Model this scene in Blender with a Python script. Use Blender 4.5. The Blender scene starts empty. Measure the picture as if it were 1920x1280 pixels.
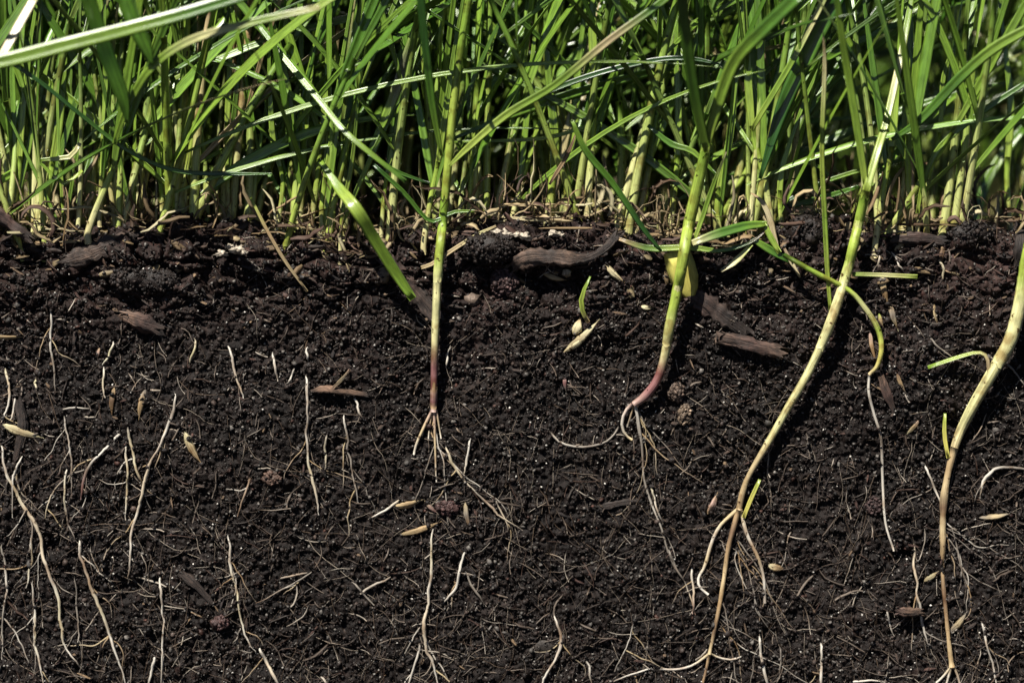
import bpy, math
import numpy as np
from mathutils import Vector

# ------------------------------------------------------------------ camera, sky, sun, exposure
scene = bpy.context.scene
MM = 0.001
PITCH = math.radians(4.0)
DIST, ZC = 533.0, -20.0                     # mm: camera to soil face, height of the picture centre on the face
cam_d = bpy.data.cameras.new('camera')
cam = bpy.data.objects.new('camera', cam_d)
scene.collection.objects.link(cam)
CAM = np.array([0.0, -DIST * math.cos(PITCH), ZC + DIST * math.sin(PITCH)])
cam.location = CAM * MM
cam.rotation_euler = (math.pi / 2 - PITCH, 0, 0)
cam_d.sensor_width = 36.0
cam_d.lens = 100.0
cam_d.clip_start = 0.01
cam_d.clip_end = 200.0
cam_d.dof.use_dof = True
cam_d.dof.focus_distance = (DIST - 2) * MM
cam_d.dof.aperture_fstop = 7.0
scene.camera = cam

TRAVEL = np.array([0.32, 0.54, -0.78]); TRAVEL /= np.linalg.norm(TRAVEL)
world = bpy.data.worlds.new('World'); scene.world = world
world.use_nodes = True
wn = world.node_tree
bg = wn.nodes.get('Background') or wn.nodes.new('ShaderNodeBackground')
sky = wn.nodes.new('ShaderNodeTexSky'); sky.sky_type = 'NISHITA'; sky.sun_disc = False; sky.air_density = 0.25; sky.dust_density = 0.1; sky.ozone_density = 0.5
sky.sun_elevation = math.asin(-TRAVEL[2])
sky.sun_rotation = math.atan2(-TRAVEL[0], -TRAVEL[1])
wn.links.new(sky.outputs[0], bg.inputs[0]); bg.inputs[1].default_value = 0.05
sun_d = bpy.data.lights.new('sun', 'SUN'); sun_d.energy = 5.0; sun_d.angle = math.radians(0.5)
sun_d.color = (1.0, 0.955, 0.88)
sun = bpy.data.objects.new('sun', sun_d); scene.collection.objects.link(sun)
sun.rotation_euler = Vector(TRAVEL).to_track_quat('-Z', 'Y').to_euler()
sun.location = (-0.5, -0.8, 1.2)
scene.view_settings.view_transform = 'Standard'
scene.view_settings.look = 'None'
scene.view_settings.exposure = 0.9
scene.view_settings.gamma = 1.0
scene.view_settings.use_curve_mapping = False
scene.cycles.max_bounces = 4
scene.cycles.diffuse_bounces = 2
scene.cycles.transparent_max_bounces = 4

RNG = np.random.default_rng(11)
COL = scene.collection

# ------------------------------------------------------------------ helpers: picture point -> place
FWD = np.array([0, math.cos(PITCH), -math.sin(PITCH)])
UPV = np.array([0, math.sin(PITCH), math.cos(PITCH)])
def P(x, y, d=0.0):
    """mm position of picture point (x, y) on the vertical plane d mm in front of the soil face"""
    r = FWD + np.array([1.0, 0, 0]) * ((x - 960) / 1920 * 0.36) + UPV * (-(y - 640) / 1920 * 0.36)
    t = (-d - CAM[1]) / r[1]
    return CAM + r * t

def lin(r, g, b):
    f = lambda c: (c / 255 / 12.92) if c / 255 <= 0.04045 else ((c / 255 + 0.055) / 1.055) ** 2.4
    return np.array([f(r), f(g), f(b)])

# ------------------------------------------------------------------ helpers: noise
def _h(ix, iy, seed):
    n = (ix.astype(np.int64) * 374761393 + iy.astype(np.int64) * 668265263 + seed * 974711) & 0x7fffffff
    n = ((n ^ (n >> 13)) * 1274126177) & 0x7fffffff
    n = n ^ (n >> 16)
    return (n & 0xffff) / 65535.0
def vn(x, y, cell, seed):
    x = x / cell; y = y / cell
    ix = np.floor(x); iy = np.floor(y); fx = x - ix; fy = y - iy
    fx = fx * fx * (3 - 2 * fx); fy = fy * fy * (3 - 2 * fy)
    ix = ix.astype(np.int64); iy = iy.astype(np.int64)
    a = _h(ix, iy, seed); b = _h(ix + 1, iy, seed); c = _h(ix, iy + 1, seed); e = _h(ix + 1, iy + 1, seed)
    return (a * (1 - fx) + b * fx) * (1 - fy) + (c * (1 - fx) + e * fx) * fy * 1.0 - 0.5
def worley(x, y, cell, seed):
    x = x / cell; y = y / cell
    ix = np.floor(x).astype(np.int64); iy = np.floor(y).astype(np.int64)
    f1 = np.full(x.shape, 9.0); f2 = np.full(x.shape, 9.0); rid = np.zeros(x.shape)
    for di in (-1, 0, 1):
        for dj in (-1, 0, 1):
            jx, jy = ix + di, iy + dj
            d = np.hypot(jx + _h(jx, jy, seed) - x, jy + _h(jx, jy, seed + 1) - y)
            nearer = d < f1
            f2 = np.where(nearer, f1, np.minimum(f2, d))
            rid = np.where(nearer, _h(jx, jy, seed + 2), rid)
            f1 = np.where(nearer, d, f1)
    return f1, f2 - f1, rid

# ------------------------------------------------------------------ helpers: materials
def new_mat(name):
    m = bpy.data.materials.new(name); m.use_nodes = True
    nt = m.node_tree; nt.nodes.clear()
    out = nt.nodes.new('ShaderNodeOutputMaterial')
    bs = nt.nodes.new('ShaderNodeBsdfPrincipled')
    nt.links.new(bs.outputs[0], out.inputs[0])
    return m, nt, out, bs
def node(nt, t, **kw):
    n = nt.nodes.new(t)
    for k, v in kw.items(): setattr(n, k, v)
    return n
def ramp(nt, fac, stops):
    r = node(nt, 'ShaderNodeValToRGB')
    e = r.color_ramp.elements
    while len(e) < len(stops): e.new(0.5)
    for i, (p, c) in enumerate(stops):
        e[i].position = p; e[i].color = (*c, 1) if hasattr(c, '__len__') else (c, c, c, 1)
    nt.links.new(fac, r.inputs[0])
    return r.outputs[0]
def mul(nt, a, b, fac=1.0, mode='MULTIPLY'):
    m = node(nt, 'ShaderNodeMixRGB', blend_type=mode); m.inputs[0].default_value = fac
    nt.links.new(a, m.inputs[1]); nt.links.new(b, m.inputs[2])
    return m.outputs[0]
def noise(nt, vec, scale, detail=3, rough=0.55):
    n = node(nt, 'ShaderNodeTexNoise'); n.inputs['Scale'].default_value = scale
    n.inputs['Detail'].default_value = detail; n.inputs['Roughness'].default_value = rough
    nt.links.new(vec, n.inputs['Vector'])
    return n.outputs[0]
def bump(nt, bs, h, strength, dist):
    b = node(nt, 'ShaderNodeBump'); b.inputs['Strength'].default_value = strength; b.inputs['Distance'].default_value = dist
    nt.links.new(h, b.inputs['Height']); nt.links.new(b.outputs[0], bs.inputs['Normal'])

def attr(nt, name, out):
    a = node(nt, 'ShaderNodeAttribute'); a.attribute_name = name
    return a.outputs[out]
def scaled(nt, vec, s):
    m = node(nt, 'ShaderNodeVectorMath', operation='MULTIPLY'); m.inputs[1].default_value = s
    nt.links.new(vec, m.inputs[0]); return m.outputs[0]

def mat_plant(name, rough, translucent, vein, spots, spec=0.5):
    m, nt, out, bs = new_mat(name)
    c = attr(nt, 'Col', 'Color'); uv = attr(nt, 'along', 'Vector')     # (across -1..1, mm along, random)
    n1 = noise(nt, scaled(nt, uv, (2.2, 0.35, 37.0)), 1.0, 3)
    c = mul(nt, c, ramp(nt, n1, [(0.25, 0.62), (0.5, 1.0), (0.8, 1.3)]))
    if vein:
        n2 = noise(nt, scaled(nt, uv, (9.0, 0.02, 11.0)), 1.0, 2)
        vv = ramp(nt, n2, [(0.35, 0.6), (0.5, 1.0), (0.65, 1.3)])
        c = mul(nt, c, vv, vein)
        bump(nt, bs, n2, 0.35, 0.0002)
    if spots:
        tc = node(nt, 'ShaderNodeTexCoord')
        n3 = noise(nt, tc.outputs['Object'], 900, 2)
        c = mul(nt, c, ramp(nt, n3, [(0.30, (0.16, 0.10, 0.06)), (0.36, (1, 1, 1))]), spots)
        n4 = noise(nt, tc.outputs['Object'], 260, 3)
        c = mul(nt, c, ramp(nt, n4, [(0.36, (0.50, 0.36, 0.25)), (0.5, (1, 1, 1))]), spots * 0.8)
    nt.links.new(c, bs.inputs['Base Color'])
    bs.inputs['Roughness'].default_value = rough
    bs.inputs['Specular IOR Level'].default_value = spec
    if translucent:
        t = node(nt, 'ShaderNodeBsdfTranslucent'); mx = node(nt, 'ShaderNodeMixShader')
        g = node(nt, 'ShaderNodeMixRGB', blend_type='MULTIPLY'); g.inputs[0].default_value = 1; g.inputs[2].default_value = (1.15, 1.05, 0.45, 1)
        nt.links.new(c, g.inputs[1]); nt.links.new(g.outputs[0], t.inputs[0])
        mx.inputs[0].default_value = translucent
        nt.links.new(bs.outputs[0], mx.inputs[1]); nt.links.new(t.outputs[0], mx.inputs[2])
        nt.links.new(mx.outputs[0], out.inputs[0])
    return m

def mat_soil():
    m, nt, out, bs = new_mat('moist_dark_soil')
    tc = node(nt, 'ShaderNodeTexCoord'); v = tc.outputs['Object']
    n1 = noise(nt, v, 60, 4); n2 = noise(nt, v, 900, 4, 0.65); n3 = noise(nt, v, 260, 2)
    c = ramp(nt, n1, [(0.3, (0.0045, 0.0030, 0.0024)), (0.55, (0.0092, 0.0063, 0.0052)), (0.8, (0.019, 0.0132, 0.0110))])
    c = mul(nt, c, ramp(nt, n2, [(0.3, 0.35), (0.5, 1.0), (0.72, 2.3)]))
    c = mul(nt, c, ramp(nt, n3, [(0.64, (1, 1, 1)), (0.74, (1.5, 1.12, 1.02))]))
    sx = node(nt, 'ShaderNodeSeparateXYZ'); nt.links.new(v, sx.inputs[0])          # drier, paler crust in the top centimetre or two
    ad = node(nt, 'ShaderNodeMath', operation='MULTIPLY_ADD'); ad.inputs[1].default_value = 0.03; nt.links.new(n1, ad.inputs[0]); nt.links.new(sx.outputs[2], ad.inputs[2])
    mr = node(nt, 'ShaderNodeMapRange'); mr.inputs[1].default_value = -0.012; mr.inputs[2].default_value = 0.014; nt.links.new(ad.outputs[0], mr.inputs[0])
    c = mul(nt, c, ramp(nt, mr.outputs[0], [(0, (1, 1, 1)), (1, (2.2, 1.85, 1.85))]))
    nt.links.new(c, bs.inputs['Base Color'])
    bs.inputs['Roughness'].default_value = 0.6
    bs.inputs['Specular IOR Level'].default_value = 0.16
    bump(nt, bs, noise(nt, v, 1800, 4, 0.7), 0.7, 0.0004)
    return m
def mat_crumb():
    m, nt, out, bs = new_mat('soil_crumb')
    tc = node(nt, 'ShaderNodeTexCoord'); v = tc.outputs['Object']
    n2 = noise(nt, v, 1500, 3, 0.65)
    c = mul(nt, attr(nt, 'Col', 'Color'), ramp(nt, n2, [(0.3, 0.5), (0.5, 1.0), (0.72, 1.7)]))
    nt.links.new(c, bs.inputs['Base Color'])
    bs.inputs['Roughness'].default_value = 0.5
    bs.inputs['Specular IOR Level'].default_value = 0.25
    bump(nt, bs, noise(nt, v, 2500, 3, 0.7), 0.6, 0.0003)
    return m
def mat_wood():
    m, nt, out, bs = new_mat('rotting_wood')
    uv = attr(nt, 'along', 'Vector'); c = attr(nt, 'Col', 'Color')
    n1 = noise(nt, scaled(nt, uv, (5.0, 0.16, 23.0)), 1.0, 4, 0.65)
    c = mul(nt, c, ramp(nt, n1, [(0.28, 0.3), (0.5, 1.0), (0.75, 1.7)]))
    tc = node(nt, 'ShaderNodeTexCoord')
    c = mul(nt, c, ramp(nt, noise(nt, tc.outputs['Object'], 700, 3), [(0.35, 0.45), (0.55, 1.1)]), 0.8)
    nt.links.new(c, bs.inputs['Base Color']); bs.inputs['Roughness'].default_value = 0.7
    bump(nt, bs, n1, 0.8, 0.0006)
    return m

M_LEAF = mat_plant('grass_leaf', 0.29, 0.18, 1.0, 0.12, 0.9)
M_STEM = mat_plant('grass_stem', 0.42, 0.08, 0.8, 1.0, 0.45)
M_ROOT = mat_plant('root_skin', 0.55, 0.0, 0.25, 0.85, 0.35)
M_DRY = mat_plant('dry_straw', 0.6, 0.2, 0.8, 0.4, 0.3)
M_HUSK = mat_plant('seed_husk', 0.6, 0.05, 1.0, 1.0, 0.25)
M_YELLOW = mat_plant('yellowed_leaf', 0.5, 0.15, 0.25, 0.25, 0.3)
M_SOIL = mat_soil(); M_CRUMB = mat_crumb(); M_WOOD = mat_wood()

# ------------------------------------------------------------------ helpers: meshes
class MB:
    """collects lofted strips and lumps (mm) into one mesh"""
    def __init__(self): self.v = []; self.q = []; self.t = []; self.c = []; self.u = []; self.n = 0
    def add(self, v, q=None, t=None, c=None, u=None):
        v = np.asarray(v, float); k = len(v)
        self.v.append(v)
        if q is not None and len(q): self.q.append(np.asarray(q) + self.n)
        if t is not None and len(t): self.t.append(np.asarray(t) + self.n)
        c = np.asarray(c, float) if c is not None else np.ones(3)
        self.c.append(np.broadcast_to(c, (k, 3)))
        self.u.append(np.broadcast_to(np.asarray(u, float) if u is not None else np.zeros(3), (k, 3)))
        self.n += k
        return self
    def build(self, name, material, parent=None, base=None, smooth=True):
        V = np.concatenate(self.v)
        base = np.zeros(3) if base is None else np.asarray(base, float)
        V = (V - base) * MM
        Q = np.concatenate(self.q) if self.q else np.zeros((0, 4), int)
        T = np.concatenate(self.t) if self.t else np.zeros((0, 3), int)
        me = bpy.data.meshes.new(name)
        me.vertices.add(len(V)); me.vertices.foreach_set('co', V.astype(np.float32).ravel())
        loops = np.concatenate([Q.ravel(), T.ravel()]).astype(np.int32)
        tot = np.concatenate([np.full(len(Q), 4), np.full(len(T), 3)]).astype(np.int32)
        start = np.concatenate([[0], np.cumsum(tot)[:-1]]).astype(np.int32)
        me.loops.add(len(loops)); me.loops.foreach_set('vertex_index', loops)
        me.polygons.add(len(tot)); me.polygons.foreach_set('loop_start', start); me.polygons.foreach_set('loop_total', tot)
        if smooth: me.polygons.foreach_set('use_smooth', np.ones(len(tot), dtype=bool))
        me.update(calc_edges=True)
        a = me.attributes.new('Col', 'FLOAT_COLOR', 'POINT')
        a.data.foreach_set('color', np.hstack([np.concatenate(self.c), np.ones((len(V), 1))]).astype(np.float32).ravel())
        a = me.attributes.new('along', 'FLOAT_VECTOR', 'POINT')
        a.data.foreach_set('vector', np.concatenate(self.u).astype(np.float32).ravel())
        me.materials.append(material)
        o = bpy.data.objects.new(name, me); COL.objects.link(o)
        if parent is not None: o.parent = parent
        else: o.location = base * MM
        return o

def tag(o, label=None, cat=None, group=None, kind=None):
    if label: o['label'] = label
    if cat: o['category'] = cat
    if group: o['group'] = group
    if kind: o['kind'] = kind
    return o
def empty(name, base):
    o = bpy.data.objects.new(name, None); COL.objects.link(o); o.location = np.asarray(base) * MM
    o.empty_display_size = 0.005
    return o

def smooth_path(pts, n):
    """Catmull-Rom through the rows of pts (any number of columns), n samples"""
    p = np.asarray(pts, float)
    if len(p) == 2: return p[0] + (p[1] - p[0]) * np.linspace(0, 1, n)[:, None]
    p = np.vstack([2 * p[0] - p[1], p, 2 * p[-1] - p[-2]])
    m = len(p) - 3
    t = np.linspace(0, m - 1e-6, n); i = t.astype(int); f = (t - i)[:, None]
    a, b, c, d = p[i], p[i + 1], p[i + 2], p[i + 3]
    return 0.5 * (2 * b + (c - a) * f + (2 * a - 5 * b + 4 * c - d) * f ** 2 + (3 * b - a - 3 * c + d) * f ** 3)
def colours(stops, t):
    s = sorted(stops, key=lambda k: k[0]); x = [k[0] for k in s]
    return np.stack([np.interp(t, x, [k[1][j] for k in s]) for j in range(3)], 1)

_a = np.linspace(0, 2 * np.pi, 9)[:-1]
ROUND = np.stack([np.cos(_a), np.sin(_a)], 1)
ROUND5 = np.stack([np.cos(np.linspace(0, 2 * np.pi, 6)[:-1]), np.sin(np.linspace(0, 2 * np.pi, 6)[:-1])], 1)
TRI = np.stack([np.cos(np.linspace(0, 2 * np.pi, 4)[:-1]), np.sin(np.linspace(0, 2 * np.pi, 4)[:-1])], 1)
#  a leaf's cross-section: keeled, thin at the margins, grooved at the midrib (v in half widths)
LEAF = np.array([[-1, .30], [-.5, .10], [0, -.04], [.5, .10], [1, .30], [.5, -.03], [0, -.20], [-.5, -.03]])
LEAF4 = np.array([[-1, .26], [0, -.02], [1, .26], [0, -.16]])
BOAT = np.array([[-1, 0], [-.72, .62], [-.3, .92], [0, .70], [.3, .92], [.72, .62], [1, 0], [.5, -.5], [-.5, -.5]])

def loft(mb, pts, wid, sec, stops, flat=1.0, hint=(0, -1, 0), twist=0.0, rnd=None, rough=None, slide=None):
    """sweep a section along pts; wid = full width per sample"""
    p = np.asarray(pts, float); n = len(p); k = len(sec)
    T = np.gradient(p, axis=0); T /= np.linalg.norm(T, axis=1)[:, None] + 1e-9
    h = np.asarray(hint, float)
    W = np.cross(np.broadcast_to(h, T.shape), T); W /= np.linalg.norm(W, axis=1)[:, None] + 1e-9
    N = np.cross(T, W)
    tw = np.broadcast_to(np.asarray(twist, float), (n,))[:, None]
    W, N = W * np.cos(tw) + N * np.sin(tw), N * np.cos(tw) - W * np.sin(tw)
    w = np.broadcast_to(np.asarray(wid, float) / 2, (n,))
    fl = np.broadcast_to(np.asarray(flat, float), (n,))
    rg = np.ones((n, k)) if rough is None else rough
    V = p[:, None, :] + W[:, None, :] * (w[:, None] * rg * sec[None, :, 0])[..., None] + N[:, None, :] * ((w * fl)[:, None] * rg * sec[None, :, 1])[..., None]
    if slide is not None: V = V + T[:, None, :] * slide[..., None]
    i = np.arange(n - 1)[:, None] * k; j = np.arange(k)[None, :]; j2 = (np.arange(k) + 1)[None, :] % k
    Q = np.stack([i + j, i + j2, i + k + j2, i + k + j], -1).reshape(-1, 4)
    caps = [(0, m, m + 1) for m in range(1, k - 1)] + [((n - 1) * k, (n - 1) * k + m + 1, (n - 1) * k + m) for m in range(1, k - 1)]
    L = np.concatenate([[0], np.cumsum(np.linalg.norm(np.diff(p, axis=0), axis=1))])
    t = L / max(L[-1], 1e-6)
    C = np.repeat(colours(stops, t), k, 0)
    r = RNG.random() if rnd is None else rnd
    U = np.stack([np.tile(sec[:, 0], n), np.repeat(L, k), np.full(n * k, r)], 1)
    mb.add(V.reshape(-1, 3), Q, caps, C, U)
    return mb

def ico(sub):
    g = (1 + 5 ** .5) / 2
    v = [(-1, g, 0), (1, g, 0), (-1, -g, 0), (1, -g, 0), (0, -1, g), (0, 1, g), (0, -1, -g), (0, 1, -g), (g, 0, -1), (g, 0, 1), (-g, 0, -1), (-g, 0, 1)]
    f = [(0, 11, 5), (0, 5, 1), (0, 1, 7), (0, 7, 10), (0, 10, 11), (1, 5, 9), (5, 11, 4), (11, 10, 2), (10, 7, 6), (7, 1, 8), (3, 9, 4), (3, 4, 2), (3, 2, 6), (3, 6, 8), (3, 8, 9), (4, 9, 5), (2, 4, 11), (6, 2, 10), (8, 6, 7), (9, 8, 1)]
    v = [np.array(p) / np.linalg.norm(p) for p in v]
    for _ in range(sub):
        mid = {}; nf = []
        def m(a, b):
            key = (min(a, b), max(a, b))
            if key not in mid:
                p = v[a] + v[b]; v.append(p / np.linalg.norm(p)); mid[key] = len(v) - 1
            return mid[key]
        for a, b, c in f:
            x, y, z = m(a, b), m(b, c), m(c, a)
            nf += [(a, x, z), (b, y, x), (c, z, y), (x, y, z)]
        f = nf
    return np.array(v), np.array(f)
ICO0, ICO1, ICO2, ICO3 = ico(0), ico(1), ico(2), ico(3)
OCT = (np.array([[1, 0, 0], [-1, 0, 0], [0, 1, 0], [0, -1, 0], [0, 0, 1], [0, 0, -1]], float),
       np.array([[0, 2, 4], [2, 1, 4], [1, 3, 4], [3, 0, 4], [2, 0, 5], [1, 2, 5], [3, 1, 5], [0, 3, 5]]))
def rot_rand(n):
    q = RNG.normal(size=(n, 4)); q /= np.linalg.norm(q, axis=1)[:, None]
    w, x, y, z = q.T
    return np.stack([np.stack([1 - 2 * (y * y + z * z), 2 * (x * y - z * w), 2 * (x * z + y * w)], 1),
                     np.stack([2 * (x * y + z * w), 1 - 2 * (x * x + z * z), 2 * (y * z - x * w)], 1),
                     np.stack([2 * (x * z - y * w), 2 * (y * z + x * w), 1 - 2 * (x * x + y * y)], 1)], 1)
def lumps(mb, pos, rad, shape, col, jitter=0.28, stretch=0.45):
    """many rough grains at once"""
    n = len(pos); v, f = shape
    k = len(v)
    V = v[None] * (1 + RNG.uniform(-jitter, jitter, (n, k, 1)))
    V = V * (1 + RNG.uniform(-stretch, stretch, (n, 1, 3)))
    V = np.einsum('nij,nkj->nki', rot_rand(n), V) * np.asarray(rad)[:, None, None] + np.asarray(pos)[:, None, :]
    F = (f[None] + (np.arange(n) * k)[:, None, None]).reshape(-1, 3)
    mb.add(V.reshape(-1, 3), None, F, np.repeat(col, k, 0), None)
def clod_mesh(mb, centre, size, col, seed, rough=0.3, shape=None):
    """one rough lump, size = half axes in mm"""
    v, f = shape or ICO3
    th = np.arctan2(v[:, 1], v[:, 0]) * 2 + seed * 9.1; ph = v[:, 2] * 3 + seed * 3.7
    f1, cr, rid = worley(th + v[:, 2], ph + v[:, 0] * 2, 0.9, 50 + seed)
    d = vn(th * 1.0, ph, 1.1, seed) * 1.2 + vn(v[:, 0] * 3 + seed, v[:, 1] * 3 + v[:, 2] * 2, 0.5, seed + 3) * 0.8 - f1 * 0.35
    d += RNG.uniform(-.12, .12, len(v))
    V = v * (1 + rough * d)[:, None] * np.asarray(size) + np.asarray(centre)
    c = np.asarray(col)[None] * (1 + RNG.uniform(-.35, .35, (len(v), 1)))
    mb.add(V, None, f, c, np.stack([v[:, 0], v[:, 2] * size[0], np.full(len(v), seed * .37 % 1)], 1))

# ------------------------------------------------------------------ the soil bank (mm; ground level z = 0, cut face y = 0)
_edge = [(-900, 440), (0, 428), (60, 446), (140, 452), (250, 440), (330, 424), (420, 446), (600, 452), (640, 472), (700, 474), (780, 452), (850, 446),
         (900, 424), (1080, 416), (1150, 424), (1230, 442), (1300, 462), (1430, 470), (1480, 428), (1520, 412), (1570, 418), (1620, 440), (1700, 440), (1780, 422), (1840, 424), (1880, 446), (1920, 452), (2800, 440)]
EX = np.array([(x - 960) * 0.1 for x, _ in _edge]); EZ = np.array([(440 - y) * 0.1 for _, y in _edge])
RAD = 4.0; ARC = RAD * math.pi / 2
FACE_BOTTOM = -135.0
def edge_z(x): return np.interp(x, EX, EZ)
def axis(parts):
    out = []
    for a, b, step in parts: out.append(np.arange(a, b, step))
    return np.concatenate(out)
xs = axis([(-190, -103, 0.9), (-103, 103, 0.27), (103, 190.01, 0.9)])
ss = axis([(-78, -14, 1.1), (-14, 0, 0.45), (0, 84, 0.27), (84, 96, 0.5), (96, 140.5, 1.1)])
X, S = np.meshgrid(xs, ss)
ang = np.clip(S / RAD, 0, math.pi / 2)
Y0 = np.where(S < 0, RAD - S, RAD - RAD * np.sin(ang))
Z0 = np.where(S < 0, 0.0, -RAD + RAD * np.cos(ang)) - np.maximum(S - ARC, 0)
wE = np.where(S < 0, np.exp(-np.maximum(Y0 - RAD, 0) / 14), np.clip(1 - (S - 2) / 12, 0, 1) * 0 + np.clip(1 - np.maximum(S - 1, 0) / 13, 0, 1))
wx = X + 1.2 * vn(X, S, 4.0, 5); ws = S + 1.2 * vn(X, S, 4.0, 6)          # warp
top = np.clip(1 - (S - 6) / 16, 0, 1)                                       # crusty upper band
top *= 0.5 + 0.5 * np.clip(1 - (X - 5) / 12, 0, 1)
top *= np.clip((S + 3) / 5, 0, 1)
f6, c6, r6 = worley(wx * 0.62 + 1.5 * vn(X, S, 2.0, 8), ws * 1.25, 4.4, 21)
f2, c2, r2 = worley(wx, ws, 2.3, 31)
f1, c1, r1 = worley(wx, ws, 1.0, 41)
dome = lambda f: np.clip(1 - f * f * 1.3, 0, 1)
big = vn(X, S, 24, 1) * 1.8 + vn(X, S, 9, 2) * 1.1
D = big + dome(f6) * r6 * 0.4 + (r6 * 2.3 + vn(X, S, 2.6, 9) * .9 - np.clip(0.2 - c6, 0, 1) * 13) * top
D += (r2 - .5) * .5 + np.clip(c2, 0, .3) * .7 + dome(f2) * r2 * .15 + (r1 - .5) * 0.42 + np.clip(c1, 0, .25) * 1.0 + dome(f1) * r1 * 0.2
D += vn(X, S, 0.8, 7) * 0.7 + RNG.uniform(-.13, .13, X.shape)
for px, py, r, dep in [(1035, 528, 2.6, 2.5), (985, 520, 2.2, 2.0), (60, 450, 3.0, 3.0), (100, 1020, 1.6, 2.2), (1695, 1040, 1.8, 2.2), (1712, 1178, 2.4, 2.0), (246, 1096, 1.4, 1.8),
                       (1450, 590, 2.4, 1.8), (1160, 665, 3.0, 1.4), (480, 535, 2.6, 1.4), (1345, 900, 2.6, 1.2), (640, 752, 2.5, 0.8), (1530, 1075, 3.0, 1.0), (1620, 1110, 3.0, 1.0), (1790, 800, 2.5, 1.6), (1330, 720, 2.5, 1.0)]:
    q = P(px, py); sq = ARC + max(0, -RAD - q[2])
    D -= dep * np.exp(-(((X - q[0]) / (r * 1.3)) ** 2 + ((S - sq) / r) ** 2))
ny, nz = -np.sin(ang), np.cos(ang)
YY = Y0 + ny * D; ZZ = Z0 + nz * D + (edge_z(X) + vn(X, Y0 * .3, 6.5, 61) * 2.6 + vn(X, Y0 * .4, 2.6, 62) * 1.2) * wE
ZZ[:4] -= np.array([9, 6, 3, 1.0])[:, None]
ROWS, COLS = X.shape
idx = np.arange(ROWS * COLS).reshape(ROWS, COLS)
quads = np.stack([idx[:-1, :-1], idx[1:, :-1], idx[1:, 1:], idx[:-1, 1:]], -1).reshape(-1, 4)
mb = MB().add(np.stack([X, YY, ZZ], -1).reshape(-1, 3), quads, None, np.ones(3), None)
bank = tag(mb.build('soil_bank', M_SOIL), 'dark cut face of moist crumbly soil below the grass', 'soil', kind='structure')

# smoothed face for laying things on it
def blur(a, k):
    p = np.pad(a, ((0, 0), (k, k)), mode='edge'); c = np.cumsum(np.pad(p, ((0, 0), (1, 0))), 1)
    a = (c[:, 2 * k + 1:] - c[:, :-2 * k - 1]) / (2 * k + 1)
    p = np.pad(a, ((k, k), (0, 0)), mode='edge'); c = np.cumsum(np.pad(p, ((1, 0), (0, 0))), 0)
    return (c[2 * k + 1:] - c[:-2 * k - 1]) / (2 * k + 1)
DS = blur(blur(D, 3), 3)
def _sample(A, x, s):
    i = np.clip(np.interp(s, ss, np.arange(ROWS)), 0, ROWS - 1.001); j = np.clip(np.interp(x, xs, np.arange(COLS)), 0, COLS - 1.001)
    i0 = np.floor(i).astype(int); j0 = np.floor(j).astype(int); fi = i - i0; fj = j - j0
    return (A[i0, j0] * (1 - fj) + A[i0, j0 + 1] * fj) * (1 - fi) + (A[i0 + 1, j0] * (1 - fj) + A[i0 + 1, j0 + 1] * fj) * fi
def surf(x, s, A=None):
    """point on the bank at (x, profile length s)"""
    return np.stack([x, _sample(YY, x, s), _sample(ZZ, x, s)], -1)
def face_d(x, z):
    """how far the (smoothed) cut face stands in front of y = 0"""
    s = np.asarray(ARC + (-RAD - np.asarray(z, float)))
    sc = np.maximum(s, 0.5)
    d = _sample(DS, np.asarray(x, float), sc)
    a = np.clip(sc / RAD, 0, math.pi / 2)
    return -(RAD - RAD * np.sin(a)) + np.sin(a) * d
def on_face(pts, off, n=None):
    """picture polyline laid on the face, off = mm its centre stands clear of it"""
    p = np.asarray(pts, float)
    n = n or max(5, int(2 + np.linalg.norm(np.diff(p[:, :2], axis=0), axis=1).sum() / 14))
    q = smooth_path(p[:, :2], n)
    o = np.interp(np.linspace(0, 1, n), np.linspace(0, 1, len(np.atleast_1d(off))), np.atleast_1d(off)) if np.ndim(off) else np.full(n, float(off))
    out = []
    for (x, y), oo in zip(q, o):
        d = 0.0
        for _ in range(2):
            w = P(x, y, d); d = float(face_d(w[0], w[2])) + oo
        out.append(P(x, y, d))
    return np.array(out)
def ground_z(x, y):
    return float(edge_z(x) * math.exp(-max(y - RAD, 0) / 14)) + float(_sample(D, np.asarray(float(x)), np.asarray(RAD - float(y)))) * (1 if y > RAD else 0.3)

# floor of the cut in front, and the ground under the lawn behind
def sheet(name, x0, x1, y0, y1, z, n, label):
    gx = np.linspace(x0, x1, n); gy = np.linspace(y0, y1, n); A, B = np.meshgrid(gx, gy)
    H = z + vn(A, B, 60, 3) * 6 + vn(A, B, 21, 4) * 3
    I = np.arange(n * n).reshape(n, n)
    m = MB().add(np.stack([A, B, H], -1).reshape(-1, 3), np.stack([I[:-1, :-1], I[:-1, 1:], I[1:, 1:], I[1:, :-1]], -1).reshape(-1, 4), None, np.ones(3), None)
    return tag(m.build(name, M_SOIL), label, 'ground', kind='structure')
sheet('pit_floor', -3000, 3000, -6000, 20, -132, 90, 'bare dark soil floor in front of the cut bank')
sheet('lawn_ground', -30000, 30000, 66, 60000, -8, 120, 'dark soil under the grass behind the bank')

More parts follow.
